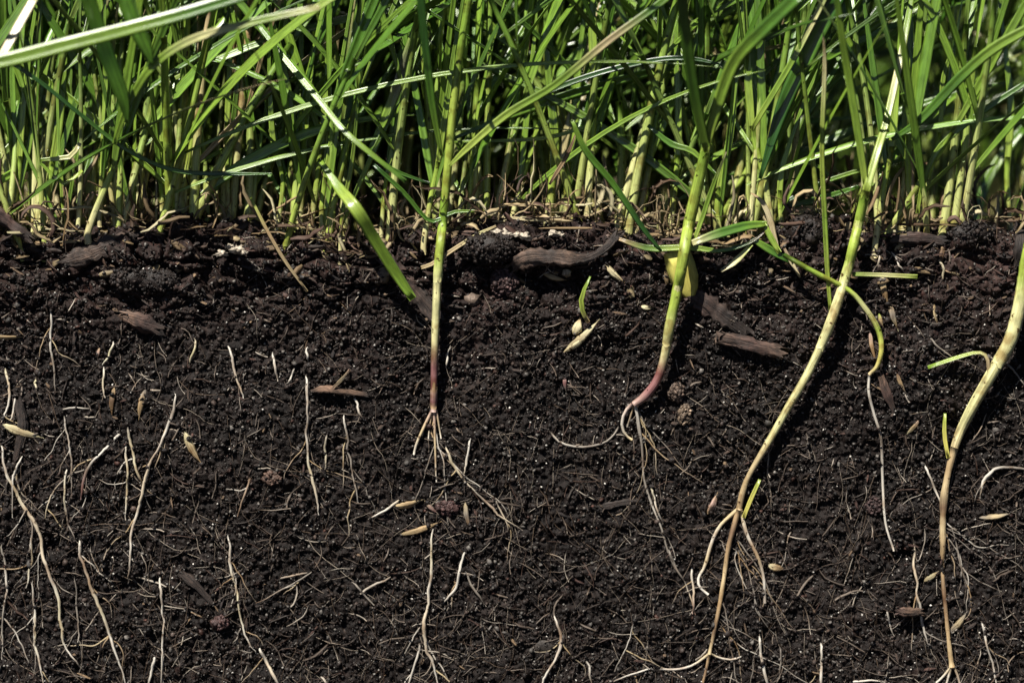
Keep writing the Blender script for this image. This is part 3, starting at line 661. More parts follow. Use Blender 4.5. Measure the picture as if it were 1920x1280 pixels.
# ------------------------------------------------------------------ loose thread roots
ROOTS = [  # path, widths, colours, label
 ([(95, 583), (97, 640), (99, 690), (103, 738)], [6, 6, 6, 4], 'WWGG', 'straight whitish thread root high up near the left edge'),
 ([(213, 640), (203, 665), (191, 684)], [6, 7, 5], 'WYW', 'short slanting root piece ending in a kink, above the brown husks'),
 ([(195, 688), (193, 715), (197, 746)], [5, 6, 5], 'WPW', 'short upright root piece directly under the kinked one'),
 ([(364, 634), (362, 660), (354, 684)], [7, 7, 6], 'CYC', 'short yellowish root stub left of the wavy white root'),
 ([(427, 648), (436, 680), (443, 712), (456, 746)], [7, 7, 7, 6], 'WWCW', 'wavy white root piece in the upper left soil'),
 ([(511, 660), (517, 690), (521, 714)], [6, 6, 5], 'WWW', 'short straight white root right of the wavy one'),
 ([(553, 690), (545, 706), (537, 719)], [4, 5, 5], 'GWG', 'tiny slanting root between white root and long upright root'),
 ([(577, 650), (577, 678)], [5, 6, 5], 'WWG', 'short white stub above the long upright root'),
 ([(573, 703), (575, 740), (577, 780), (574, 830), (580, 872), (590, 920), (598, 964)], [8, 7, 7, 8, 9, 8, 6], 'WWGWPCW', 'long upright whitish root left of the middle plant'),
 ([(613, 815), (611, 845), (608, 882)], [5, 6, 5], 'GPG', 'short pale root just right of the long upright root'),
 ([(645, 778), (651, 825), (660, 880), (672, 945)], [5, 6, 5, 5], 'WGGW', 'thin broken root between long upright root and middle plant'),
 ([(664, 742), (672, 765), (684, 790)], [6, 6, 5], 'WWG', 'short white root slanting down under the brown twig'),
 ([(328, 735), (323, 778), (305, 820), (286, 860), (276, 888), (268, 918), (258, 960), (248, 1010), (241, 1058), (240, 1094)], [7, 8, 7, 7, 9, 9, 8, 7, 8, 6], 'WGWTCSWWGW', 'long sinuous root with a fork, lower left centre'),
 ([(240, 800), (246, 840), (256, 882), (266, 908)], [6, 7, 7, 6], 'GPPS', 'yellowish branch joining the forked sinuous root from the left'),
 ([(236, 828), (238, 880), (237, 915), (235, 975)], [6, 6, 7, 5], 'WPPW', 'upright thin root with spreading hairs left of the forked root'),
 ([(226, 814), (215, 824)], [7, 8], 'WW', 'tiny white root tip above the purple brown root'),
 ([(206, 832), (188, 850), (170, 872), (158, 905), (152, 936)], [9, 8, 8, 9, 9], 'WWGUU', 'curved root, white above and purple brown below'),
 ([(160, 880), (130, 892), (105, 915), (92, 945), (82, 975)], [4, 5, 5, 5, 4], 'GGSP', 'thin arching root left of the purple brown root'),
 ([(120, 780), (130, 830), (133, 880), (137, 928)], [6, 6, 6, 4], 'GWGG', 'grey upright root above the kinked pale root'),
 ([(115, 768), (140, 764), (168, 766)], [5, 5, 5], 'GWG', 'short horizontal grey root near the cream husk'),
 ([(127, 873), (122, 915), (122, 950), (130, 985), (143, 1015)], [6, 6, 5, 4], 'WPGG', 'kinked pale root dropping toward the knotted root'),
 ([(149, 1012), (152, 1040), (160, 1072), (175, 1110), (198, 1160), (216, 1215), (238, 1290)], [7, 10, 9, 9, 8, 8, 8], 'WTCPWWW', 'knotted white root running down to the bottom edge at left'),
 ([(2, 835), (10, 875), (20, 905), (45, 950), (70, 992), (80, 1040), (95, 1082), (110, 1130), (114, 1180), (125, 1215), (152, 1252)], [7, 8, 8, 9, 10, 10, 9, 9, 9, 8, 8], 'WWPCSSWPPWW', 'longest cream root curving down along the left edge'),
 ([(42, 855), (28, 885), (26, 905), (24, 970)], [6, 6, 5, 4], 'WWGW', 'side thread crossing the longest cream root near its top'),
 ([(55, 962), (61, 1020), (57, 1062), (49, 1102)], [5, 5, 6, 4], 'GGPW', 'thin yellowish thread below the crossing of the longest root'),
 ([(61, 1088), (66, 1140), (66, 1200), (74, 1245), (83, 1292)], [5, 5, 6, 6, 5], 'GWPWC', 'thin thread root left of the longest root, running off below'),
 ([(4, 1020), (10, 1080), (6, 1160), (4, 1235)], [5, 6, 5, 5], 'GWGW', 'faint thread root right at the lower left edge'),
 ([(10, 690), (16, 730), (14, 762), (2, 792)], [6, 7, 7, 5], 'PCWW', 'bent cream root at the left edge above the cream husk'),
 ([(29, 738), (24, 765), (18, 788)], [6, 6, 5], 'WWW', 'short white root stub beside the bent cream root'),
 ([(67, 712), (68, 730)], [6, 6], 'YPC', 'tiny yellow root stub below the straight thread root'),
 ([(427, 1003), (433, 1060), (447, 1115), (454, 1170), (468, 1205), (480, 1228)], [7, 8, 7, 6, 5, 4], 'WWPPWW', 'long straight white root at the lower left centre'),
 ([(451, 1175), (447, 1192), (436, 1206)], [4, 4, 3], 'GGG', 'tiny rootlet at the foot of the long straight white root'),
 ([(487, 1213), (500, 1243), (526, 1290)], [8, 9, 9], 'WCW', 'thick white root end slanting off the bottom edge'),
 ([(300, 1080), (304, 1130), (305, 1190), (300, 1292)], [6, 6, 6, 5], 'WWWG', 'thin upright white root near the bottom, left of the long straight one'),
 ([(294, 1228), (284, 1256), (276, 1292)], [7, 7, 5], 'WWG', 'short white root crossing the thin upright root at the bottom'),
 ([(140, 1080), (144, 1140), (146, 1190), (147, 1212)], [4, 5, 4, 3], 'GGGW', 'grey thread root between the two big left roots'),
 ([(812, 990), (808, 1080), (800, 1140), (795, 1180), (800, 1215), (814, 1248), (824, 1292)], [7, 8, 8, 10, 8, 7, 7], 'WPWCSWW', 'long root below the middle plant running off the bottom'),
 ([(786, 1205), (778, 1240), (764, 1292)], [5, 6, 6], 'GWG', 'faint root splitting left from the long middle root'),
 ([(873, 1028), (862, 1068), (851, 1105), (826, 1135)], [6, 7, 7, 5], 'WWWG', 'crooked white root right of the long middle root'),
 ([(873, 1070), (889, 1104), (911, 1136)], [6, 6, 5], 'GGG', 'short grey root slanting right under the crooked root'),
 ([(836, 838), (848, 866), (868, 896), (895, 922), (925, 956), (950, 976), (980, 994)], [7, 8, 7, 5, 7, 6, 5], 'CPCGTSG', 'long brownish root slanting right from below the middle plant'),
 ([(928, 935), (935, 950), (952, 985), (952, 1000)], [4, 4, 3], 'GSG', 'tiny twisted rootlet on the slanting brownish root'),
 ([(882, 820), (877, 856), (870, 888)], [7, 7, 5], 'WWC', 'short white root leaning against the slanting brownish root'),
 ([(748, 937), (725, 955), (691, 973)], [7, 7, 5], 'CWW', 'short white root left of the tan husks'),
 ([(845, 648), (838, 668), (837, 692)], [5, 6, 5], 'GWC', 'short white root close beside the middle plant\'s stem'),
 ([(1039, 1152), (1052, 1192), (1046, 1228), (1026, 1266), (1014, 1292)], [6, 9, 8, 7, 6], 'WTWWW', 'bent white root at the bottom centre'),
 ([(1099, 1236), (1106, 1255), (1109, 1286)], [5, 6, 5], 'GWG', 'short white root right of the bent bottom root'),
 ([(1193, 1150), (1177, 1205), (1153, 1258)], [3, 3, 3], 'GWG', 'hair thin straight root in the bottom centre'),
 ([(1222, 1252), (1190, 1262), (1140, 1280)], [5, 5, 4], 'WWG', 'thin nearly level root at the bottom, left of the leaning plant\'s root tip'),
 ([(1220, 915), (1228, 940), (1244, 985)], [7, 6, 5], 'PWG', 'short white root under the stout plant\'s root thread'),
 ([(1254, 1030), (1266, 1062), (1285, 1092)], [6, 6, 5], 'GGG', 'grey broken root left of the leaning plant\'s roots'),
 ([(1297, 1064), (1300, 1108), (1304, 1152)], [7, 7, 5], 'WCK', 'short upright cream root left of the leaning plant\'s brown root'),
 ([(1284, 1090), (1293, 1118), (1299, 1150)], [4, 4, 4], 'GSK', 'thin root leaning against the upright cream root'),
 ([(1424, 1192), (1430, 1240), (1441, 1292)], [7, 8, 9], 'WWW', 'white root end at the bottom edge right of the leaning plant'),
 ([(1539, 1205), (1539, 1250), (1540, 1292)], [6, 8, 8], 'WWW', 'straight upright white root at the bottom, right of centre'),
 ([(1462, 1212), (1464, 1240), (1460, 1270)], [4, 4, 3], 'GGG', 'faint short thread between the two bottom white roots'),
 ([(1734, 872), (1749, 906), (1766, 948)], [6, 7, 5], 'WWW', 'white thread root meeting the rhizome from the left'),
 ([(1713, 1018), (1716, 1080), (1727, 1150), (1740, 1212)], [5, 7, 7, 5], 'CCWG', 'upright cream root left of the lower rhizome'),
 ([(1784, 985), (1800, 1050), (1817, 1112)], [4, 5, 5], 'GGG', 'grey thread root right of the rhizome'),
 ([(1841, 1165), (1854, 1218), (1870, 1292)], [6, 6, 6], 'WWW', 'white root at the bottom right corner'),
 ([(1836, 922), (1850, 892), (1878, 876), (1930, 880)], [6, 9, 9, 9], 'WWGG', 'arching whitish root at the right edge below the thick plant'),
 ([(1664, 1142), (1669, 1165), (1677, 1192)], [5, 5, 4], 'GWG', 'short thread between hooked seedling\'s root and rhizome'),
 ([(1596, 1278), (1630, 1275), (1668, 1279)], [5, 5, 4], 'WWG', 'level white root lying on the bottom edge'),
 ([(1888, 680), (1905, 700), (1925, 728)], [5, 5, 5], 'GGG', 'thin straight root right of the thick plant\'s stem'),
 ([(1740, 628), (1758, 650), (1790, 672)], [6, 5, 4], 'GGS', 'thin root above the hooked green shoot'),
 ([(1850, 775), (1840, 800), (1818, 832)], [4, 4, 4], 'GTG', 'thin root hugging the thick plant\'s stem'),
 ([(470, 890), (460, 925), (445, 968)], [6, 7, 5], 'BTB', 'dark brown root left of the long upright root'),
 ([(660, 1090), (680, 1110), (702, 1134)], [5, 6, 5], 'GGG', 'grey slanting root left of the long middle root'),
 ([(520, 1085), (550, 1078), (584, 1072)], [6, 6, 4], 'GTG', 'dull level root right of the long straight white root'),
 ([(584, 1072), (540, 1100), (480, 1130)], [4, 5, 4], 'GGB', 'thin dull root sloping down left from the level one'),
 ([(1672, 473), (1683, 492), (1694, 510)], [5, 5, 4], 'GWG', 'thin root slanting above the horizontal straw'),
 ([(1760, 484), (1770, 505), (1768, 524)], [5, 6, 5], 'CPP', 'short cream root under the hanging brown husk'),
 ([(1648, 475), (1648, 505)], [5, 5], 'SG', 'short thread hanging under the pale stem at right'),
]
GR = 'thread roots exposed in the soil'
def hair(pts, t, parent, base, ln=(4, 13)):
    """a thin side root starting somewhere along a traced root"""
    q = smooth_path(np.asarray(pts, float)[:, :2], 30); o = q[int(t * 29)]
    a = math.pi / 2 + RNG.choice([-1, 1]) * RNG.uniform(.2, .95); L = RNG.uniform(*ln) * 10; k = 12
    aa = a + np.cumsum(RNG.normal(0, .2, k)) + np.linspace(0, (math.pi / 2 - a) * .6, k)
    p = o + np.vstack([[0, 0], np.cumsum(np.stack([np.cos(aa), np.sin(aa)], 1) * L / k, 0)])
    w_ = RNG.uniform(1.6, 3.0)
    path = on_face(p, [.5] + list(RNG.uniform(.15, .65, 6)) + [-.1], k * 2)
    tube_part('rootlet', path, [w_, w_ * .9, w_ * .5], ['GG', 'WG', 'TG', 'SG'][int(RNG.integers(4))], parent, base, M_ROOT)

for pts, w, cs, lab in ROOTS:
    cs = cs.replace('P', 'p').replace('Y', 'y').replace('U', 'u').replace('S', 's').replace('T', 't').replace('C', 's'); w = [k * .68 for k in w]
    r = max(w) * 0.05
    n = max(5, int(np.linalg.norm(np.diff(np.asarray(pts, float), axis=0), axis=1).sum() / 11))
    n = n * 2
    off = r * 0.9 + 0.40 + 0.22 * np.sin(np.linspace(0, 9, n) + RNG.uniform(0, 6))
    off[[0, 1, -2, -1]] -= np.array([r * 2.2, r * .8, r * .8, r * 2.4])
    path = on_face(pts, off, n)
    kink = np.interp(np.linspace(0, 1, n), np.linspace(0, 1, max(4, n // 3)), RNG.normal(0, .16, max(4, n // 3)))
    kink[[0, -1]] = 0
    path[:, 0] += kink + RNG.normal(0, .035, n); path[:, 2] += RNG.normal(0, .03, n)
    ww = np.interp(np.linspace(0, 1, n), np.linspace(0, 1, len(w)), w) * np.interp(np.linspace(0, 1, n), [0, .08, .8, 1], [.55, 1, .95, .4]) * (1 + .22 * np.interp(np.linspace(0, 1, n), np.linspace(0, 1, max(4, n // 4)), RNG.uniform(-1, 1, max(4, n // 4))))
    ro = tag(tube_part('root', path, list(ww), cs, None, path[0], M_ROOT, wob=.08), lab, 'root', GR)
    length = n * 5.5
    if length > 75:
        for _ in range(int(min(5, length / 55))):
            hair(pts, float(RNG.uniform(.15, .9)), ro, path[0])
for g, org, k in ((g1, (815, 775), 4), (g2, (1196, 770), 4), (g3, (1380, 985), 6), (g4, (1770, 960), 6), (g3, (1350, 1120), 5)):
    for _ in range(k): hair([org, (org[0] + 4, org[1] + 90)], float(RNG.uniform(0, .7)), g, np.array(g.location) / MM, (10, 26))

# ------------------------------------------------------------------ wood, bark, clods and crumbs one can pick out
def chip(name, label, cat, pts, w, col, off, thick=0.5, wob=0.16, group=None, mat=None):
    n = max(10, int(np.linalg.norm(np.diff(np.asarray(pts, float), axis=0), axis=1).sum() / 6))
    path = on_face(pts, off, n)
    path[:, 1] = 0.35 * path[:, 1] + 0.65 * np.interp(np.linspace(0, 1, n), [0, .5, 1], [path[0, 1], path[n // 2, 1], path[-1, 1]])
    m = MB(); ww = widths(w, n) * (1 + wob * RNG.uniform(-1, 1, n))
    K = 22; a = np.linspace(0, 2 * np.pi, K + 1)[:-1]
    sec = np.stack([np.sign(np.cos(a)) * np.abs(np.cos(a)) ** .7, np.sign(np.sin(a)) * np.abs(np.sin(a)) ** .7], 1)
    seed = int(RNG.integers(1000)); I, J = np.meshgrid(np.arange(n), np.arange(K), indexing='ij')
    g = 1 + 0.55 * vn(I * .35, J * 1.0, 1.4, seed) + .35 * vn(I * .8, J * .9, 1.0, seed + 1) + RNG.uniform(-.06, .06, (n, K))
    sl = np.zeros((n, K)); e = RNG.uniform(-1, 1, K) * max(w) * .045
    for r_, f_ in ((0, 1.0), (1, .7), (2, .35)): sl[r_] = e * f_; sl[-1 - r_] = -np.roll(e, 5) * f_
    loft(m, path, ww, sec, [(i / max(len(col) - 1, 1), c) for i, c in enumerate(col)], flat=thick, rough=g, slide=sl)
    v_ = m.v[-1]; m.c[-1] = m.c[-1] * RNG.uniform(.5, 1.4, (len(v_), 1))
    return tag(m.build(name, mat or M_WOOD, None, path[0]), label, cat, group)
W1 = np.array([.082, .051, .035]); W2 = np.array([.036, .023, .017]); W3 = np.array([.16, .095, .060]); W4 = np.array([.062, .034, .026]); W5 = np.array([.022, .015, .0115])
chip('bark_chip', 'flat reddish brown bark chip with a dark shadow, right of the stout plant', 'bark chip', [(1352, 634), (1408, 646), (1466, 662)], [22, 27, 22], [W1, W4, W1], [1.6, 2.2, 1.6], .35)
chip('bark_chip', 'wrinkled red brown bark chip in the upper left soil', 'bark chip', [(232, 592), (262, 602), (305, 618)], [14, 34, 24], [W3 * .8, W4, W2], [.4, .9, .5], .35)
chip('twig', 'brown straight twig lying level, left of the middle plant', 'twig', [(582, 734), (606, 729), (640, 732), (690, 740)], [6, 12, 11, 8], [W2, W3 * 1.25, W3, W2], [.4, 1.6, 1.5, .5], .9)
chip('twig', 'thin pale twig propped on the brown level twig', 'twig', [(624, 728), (640, 712), (655, 694)], [6, 6, 4], [W3, STR * .6, W3], [1.8, 2.2, .8], .9)
chip('gnarled_root', 'gnarled thick brown root jutting out below the top edge', 'woody root', [(958, 505), (985, 486), (1030, 482), (1066, 486), (1102, 484), (1135, 466), (1162, 436)], [20, 34, 26, 28, 13, 12, 16], [W2, W1, W2, W1, W2, W2, W2], [1.2, 3, 3.2, 2.8, 2.8, 3.0, 2.8], .7)
chip('bark_strip', 'flat dull brown strip of bark behind the fallen green blade', 'bark strip', [(716, 478), (752, 518), (786, 556), (820, 598)], [26, 34, 34, 26], [W2 * 1.1, W4, W2, W2], [.6, .7, .6, .3], .3)
chip('bark_strip', 'dark rotten bark strip sloping down right from the yellow leaf', 'bark strip', [(1296, 548), (1345, 585), (1402, 628)], [30, 36, 22], [W4, W2, W5], [.8, .8, .3], .35)
chip('twig', 'broken dark twig sticking in at the left edge, on top of the soil', 'twig', [(-30, 384), (10, 412), (58, 448)], [20, 24, 16], [W4, W4 * 1.2, W2], [5, 4.5, 3], .9)
chip('rotten_wood', 'grey rotten wood lump under the left grass stems', 'rotten wood', [(118, 492), (160, 480), (205, 462), (262, 446)], [22, 34, 36, 22], [W2, W1 * .8, W2 * 1.2, W2], [.5, 1.2, 1.4, .8], .6)
chip('twig', 'dark brown stick lying level under the top edge at right', 'twig', [(1676, 448), (1720, 446), (1770, 452)], [14, 22, 16], [W2, W4 * .8, W5], [1.2, 1.8, 1.0], .7)
chip('twig', 'thick dark twig standing upright at the right edge', 'twig', [(1914, 424), (1914, 460), (1908, 500)], [24, 24, 12], [W2, W5, W5], [2, 2, .5], .8)
chip('wood_splinter', 'dark wood splinter slanting beside the cream husk at left', 'wood splinter', [(32, 745), (42, 800), (30, 860)], [16, 20, 12], [W2, W5 * 1.2, W2], [.4, .6, .3], .5)
chip('wood_splinter', 'small reddish block splinter left of the lower rhizome', 'wood splinter', [(1684, 1146), (1700, 1147), (1726, 1146)], [14, 18, 16], [W4, W3 * .7, W3 * .6], [.8, 1.0, .8], .6)
chip('wood_splinter', 'grey flat splinter left of the crooked lower roots', 'wood splinter', [(340, 1075), (362, 1092), (396, 1128)], [14, 18, 10], [W2, W2, W5], [.4, .6, .2], .4)
chip('wood_splinter', 'brown slanting splinter among husks under the bowed seedling', 'wood splinter', [(1650, 700), (1662, 735), (1676, 770)], [12, 18, 8], [W3 * .7, W4, W2], [.4, .6, .3], .4)
chip('wood_splinter', 'dull brown level splinter in the lower middle right soil', 'wood splinter', [(1120, 952), (1160, 944), (1206, 938)], [8, 12, 6], [W5, W2, W5], [.3, .6, .2], .4)

def clod(label, px, py, sx, sy, sz, col, off, seed, name='soil_clod', cat='soil clod', group=None, mat=None, rough=.3, shape=None):
    w = on_face([(px, py), (px + 1, py)], off, 2)[0]; m = MB()
    clod_mesh(m, w, (sx * .1, sy * .1, sz * .1), col, seed, rough, shape)
    if name == 'soil_clod':
        k = int(sx * sz * .6); v = RNG.normal(size=(k, 3)); v[:, 1] = -np.abs(v[:, 1]); v /= np.linalg.norm(v, axis=1)[:, None]
        gp = w + v * np.array([sx, sy, sz]) * .1 * RNG.uniform(.82, 1.08, (k, 1))
        lumps(m, gp, .05 + .42 * RNG.random(k) ** 3, ICO0, np.asarray(col)[None] * RNG.lognormal(0, .45, (k, 1)), .35, .5)
    return tag(m.build(name, mat or M_CRUMB, None, w, smooth=name != 'stone_chip'), label, cat, group)
clod('flat sided dark soil clod below the rotten wood lump', 242, 522, 34, 20, 26, SO * 1.25, .2, 1, rough=.16)
clod('wide dark soil clod right of the flat sided one', 300, 528, 40, 18, 24, SO * 1.1, .2, 2, rough=.2)
clod('grainy dark soil clod standing up behind the thin tan stalk at right', 1516, 436, 44, 34, 36, SO * 1.15, .6, 3, rough=.2)
clod('low grainy soil clod on the top edge at far right', 1815, 440, 44, 30, 24, SO, .5, 4, rough=.2)
clod('rough dark clod with fibres on the top edge right of the middle plant', 915, 466, 52, 26, 30, SO * 1.2, .8, 5, rough=.25)
clod('purplish brown clod under the gnarled root\'s left end', 945, 528, 26, 14, 24, np.array([.045, .027, .025]), .6, 6, rough=.25)
clod('small tan stone chip with a pointed foot near the middle plant', 884, 562, 15, 6, 12, np.array([.13, .095, .072]), .6, 7, 'stone_chip', 'stone chip', rough=.55, shape=ICO1)
clod('tiny tan stone chip left of the fallen green blade', 718, 516, 13, 8, 16, np.array([.12, .09, .066]), .4, 8, 'stone_chip', 'stone chip', rough=.3, shape=ICO1)
clod('tan crumb under the gnarled root\'s bend', 1062, 512, 9, 7, 8, np.array([.25, .20, .14]), 1.0, 9, 'stone_chip', 'stone chip', rough=.3, shape=ICO2)
clod('crumbly tan clod right of the stout plant\'s foot', 1268, 735, 15, 9, 17, np.array([.085, .06, .045]), .5, 10, rough=.55)
clod('pale crumbly clod just below the tan one beside the stout plant', 1284, 776, 12, 8, 18, np.array([.13, .095, .066]), .5, 11, rough=.6)
clod('reddish crumb cluster between the tan husks below the middle plant', 838, 952, 22, 9, 13, np.array([.055, .030, .027]), .4, 12, rough=.5)
clod('flat grey stone left of the bent bottom root', 1022, 1212, 18, 4, 15, np.array([.030, .025, .021]), .15, 13, 'stone_chip', 'stone chip', rough=.5, shape=ICO1)
clod('red brown crumb at the fork of the long straight white root', 412, 1166, 15, 8, 13, np.array([.05, .028, .025]), .4, 14, rough=.5)
clod('orange brown crumb cluster left of the long upright root', 510, 896, 17, 7, 12, np.array([.07, .044, .033]), .4, 15, rough=.55)
clod('purplish crumb left of the seedling\'s long white root', 1638, 948, 14, 8, 17, np.array([.04, .025, .023]), .4, 16, rough=.5)
clod('rounded dark crumb left of the rhizome', 1692, 960, 17, 12, 15, SO * 1.5, .5, 17, rough=.22)
clod('rounded dark crumb under the white stub of the long upright root', 580, 688, 12, 9, 10, SO * 1.8, .6, 18, rough=.2, shape=ICO2)
for i, (px, py, s_, lab) in enumerate([(932, 437, 12, 'leftmost white crumb of the row on the top edge'), (952, 436, 13, 'white crumb second from left in the row on the top edge'), (968, 440, 9, 'small white crumb third in the row on the top edge'),
        (985, 443, 12, 'tall white crumb in the middle of the row on the top edge'), (1038, 437, 10, 'white oval crumb towards the right of the row'), (1052, 440, 7, 'rightmost tiny white crumb of the row'),
        (443, 468, 13, 'largest white crumb of the left cluster under the stems'), (430, 462, 8, 'small white crumb on top of the left cluster'), (415, 475, 10, 'long cream crumb at the left of the left cluster'), (458, 474, 7, 'tiny white crumb right of the left cluster')]):
    clod(lab, px, py, s_, s_ * .8, s_ * .62, np.array([.36, .31, .24]), 3.0, 30 + i, 'white_crumb', 'crumb', 'white crumbs along the top edge', rough=.9, shape=ICO2)

# yellow leaf behind the stout plant, and loose straws
single_blade('broad yellow leaf standing behind the stout plant\'s stem', [(1294, 560), (1291, 548), (1281, 515), (1268, 470)], [1.6, 2.2, 3.2, 4.0], [8, 40, 68, 58], 'EEEE', [.0, .0], 'yellow_leaf', 'leaf', mat=M_YELLOW, flat=.12, hint=(-.3, -1, .6))
single_blade('level pale green straw crossing the right of the leaning plant', [(1598, 514), (1660, 516), (1720, 519)], [3.8, 3.4, 3.0], [9, 10, 10], 'LPY', .3, 'straw', 'straw', mat=M_DRY)
single_blade('pale cream leaf scrap behind the grainy clod at right', [(1478, 408), (1500, 398), (1528, 392)], [-6, -7], [10, 26, 16], 'CCC', .2, 'leaf_scrap', 'leaf scrap', mat=M_DRY)
single_blade('tan dry stalk slanting down from the grass onto the soil at left', [(470, 370), (500, 430), (535, 490), (576, 546)], [3, 4, 3.4, 2.0], [6, 8, 8, 5], 'YTSS', .3, 'dry_stalk', 'dry stalk', mat=M_DRY)
single_blade('long flat cream straw lying along the top edge', [(905, 400), (970, 410), (1040, 414), (1092, 420)], [-2, -1, -2], [5, 7, 7, 4], 'SCS', .3, 'straw', 'straw', mat=M_DRY)
single_blade('bent yellow straw leaning on the middle plant from the right', [(790, 502), (812, 494), (850, 468), (895, 440), (930, 424)], [3, 4, 2.5, 1.5], [8, 9, 9, 8, 5], 'SSSPS', .3, 'straw', 'straw', mat=M_DRY)

# ------------------------------------------------------------------ grass blades and shoots one can pick out
B = single_blade
HALF = (-.32, -1.54, .78)
B('fallen green blade with a glossy white bend, hanging down before the soil', [(598, 298), (635, 352), (668, 392), (702, 448), (742, 512), (774, 560)], [4, 8, 12, 9, 6, 4.6], [9, 22, 27, 26, 24, 17], 'LLYLLLL', [0, .1, .1, 0], hint=HALF)
B('narrow glossy blade slanting down right, bright white in the middle', [(478, 40), (540, 118), (600, 190), (645, 245), (700, 292), (760, 340)], [-2, 2, 7, 11, 13, 13], [9, 13, 14, 13, 10, 8], 'MLLLLM', [0, .15, 0], hint=HALF)
B('dark blade continuing from under the glossy one towards the middle plant', [(690, 288), (745, 322), (806, 344)], [3, 1], [9, 9, 5], 'DMD', .3)
B('blurred light blade lying almost level across the top left', [(-60, 128), (20, 112), (120, 86), (240, 55), (340, 28), (470, -12)], [24, 25, 26], [26, 30, 30, 28, 26, 24], 'LLLLMM', [.2, .3], hint=(-.6, -1, .1))
B('blurred dark broad blade hanging steeply at the top left', [(155, -40), (178, 30), (205, 110), (232, 185), (240, 235)], [24, 18, 13], [32, 36, 36, 30, 6], 'MMDMM', [.3, .1])
B('blurred dark blade tip right of the steep broad one', [(225, -40), (250, 35), (276, 92), (286, 125)], [22, 18], [36, 38, 32, 4], 'MMMM', .3)
B('blurred pale arching blade reaching right across the top left', [(215, 270), (240, 200), (282, 130), (350, 80), (450, 48), (600, 14)], [8, 16, 22, 26], [10, 15, 17, 18, 17, 12], 'LLLPLP', [.2, .4])
B('glaring white blade leaning at the top left corner', [(-10, 130), (10, 95), (38, 45), (72, -15)], [16, 9], [16, 20, 22, 20], 'PCCP', .1, hint=HALF)  # sun glare painted into the blade as pale cream colour
B('thin dark blade dropping right from the left edge', [(-20, 92), (70, 150), (160, 222), (240, 282), (330, 320), (430, 326), (510, 326)], [10, 8, 5, 3], [8, 9, 9, 9, 10, 10, 3], 'DDDMMDM', .3)
B('bent green blade kinked near the soil at left', [(155, 320), (120, 345), (85, 315), (78, 300), (130, 295), (150, 268)], [1, 2, 2], [10, 11, 8, 8, 12, 9], 'YYLLPP', .4)
B('dark green long blade sweeping right over the centre', [(846, 262), (932, 224), (1018, 177), (1121, 138), (1224, 114), (1290, 110), (1350, 120)], [-2, 2, 4], [7, 11, 13, 13, 12, 11, 4], 'DMMDDDD', [.2, .5])
B('level pale blade behind the centre stems', [(850, 266), (984, 262), (1045, 254), (1112, 232)], [-4, -4], [5, 9, 10, 6], 'LLYL', .4)
B('broad grey green blade leaning right, left of the middle plant', [(690, 288), (726, 213), (754, 137), (790, 30), (800, -20)], [-3, -1, 2], [9, 21, 25, 24, 22], 'MLGLM', [.1, .4])
B('dark diagonal blade hanging from the centre down onto the soil', [(1072, 225), (1100, 285), (1150, 345), (1206, 428), (1240, 470)], [9, 7, 5, 4.5], [9, 15, 15, 12, 5], 'LMMDD', [.2, .4])
B('thin dark blade ending in a small arc beside the middle plant', [(700, 308), (758, 362), (806, 414), (850, 398), (890, 396)], [4, 2, 1], [9, 11, 9, 8, 6], 'DMMML', .3)
B('dark broad blade leaning right in the right half', [(1425, 335), (1472, 192), (1522, 88), (1572, -8)], [0, 6], [8, 34, 38, 36], 'DDMD', [.1, .3])
B('pale narrow blade crossing in front of the dark broad one', [(1410, 245), (1424, 218), (1486, 114), (1540, 10), (1560, -30)], [2, 8], [7, 13, 14, 14, 13], 'YLLPL', .2)
B('long blade arching in from the right edge to the pale stem', [(1672, 262), (1727, 224), (1796, 150), (1862, 92), (1940, 48)], [4, 9, 14], [8, 19, 23, 24, 22], 'MMMLL', [.2, .4])
B('second blade below it sloping up to the right edge', [(1720, 400), (1732, 340), (1764, 274), (1847, 206), (1930, 152)], [0, 4], [8, 11, 13, 13, 12], 'YLLMM', .3)
B('low arching blade in the right half, nearly level', [(1465, 384), (1520, 352), (1590, 326), (1660, 308), (1735, 286)], [-4, -6], [7, 10, 10, 9, 4], 'DMLMM', .4)
B('short dark leaf lying over the grainy clod at right', [(1468, 388), (1534, 374), (1610, 350)], [-5, -8], [9, 17, 8], 'DMM', .3)
B('small looped blade above the grainy clod', [(1470, 314), (1508, 304), (1545, 318), (1558, 340)], [-6, -6], [5, 8, 7, 3], 'LMLM', .4)
B('folded green blade lying forward over the soil edge, brown at the fold', [(1298, 456), (1349, 438), (1400, 424), (1438, 420)], [7, 5, 3], [14, 22, 21, 12], 'PMML', [.2, .1])
B('lower half of the folded blade running down right', [(1432, 418), (1446, 446), (1462, 474)], [3, 3.4], [10, 14, 10], 'YLY', .2)
B('short green leaf lying on the soil below the folded blade', [(1408, 446), (1446, 470), (1486, 494)], [3.2, 3.0], [10, 19, 6], 'LMD', .2)
B('pale forked leaf base lying under the folded blade', [(1410, 458), (1380, 490), (1352, 508)], [3.4, 2.4], [10, 17, 8], 'YPC', .2)
B('arched dark green runner crossing behind the stout plant', [(1160, 448), (1218, 466), (1290, 464), (1350, 470), (1405, 455), (1436, 432)], [4, 4.4, 4, 3], [8, 15, 14, 9, 8, 6], 'TMYLDB', .2)
B('blurred stubby leaf standing beyond the right end of the soil', [(1826, 425), (1846, 350), (1884, 285), (1920, 240)], [-22, -26], [16, 22, 26, 20], 'MMLM', .2)
B('curved blade hanging between centre and stout plant', [(1215, 235), (1258, 270), (1300, 285), (1345, 330)], [0, 2], [8, 15, 13, 5], 'MMLM', .3)
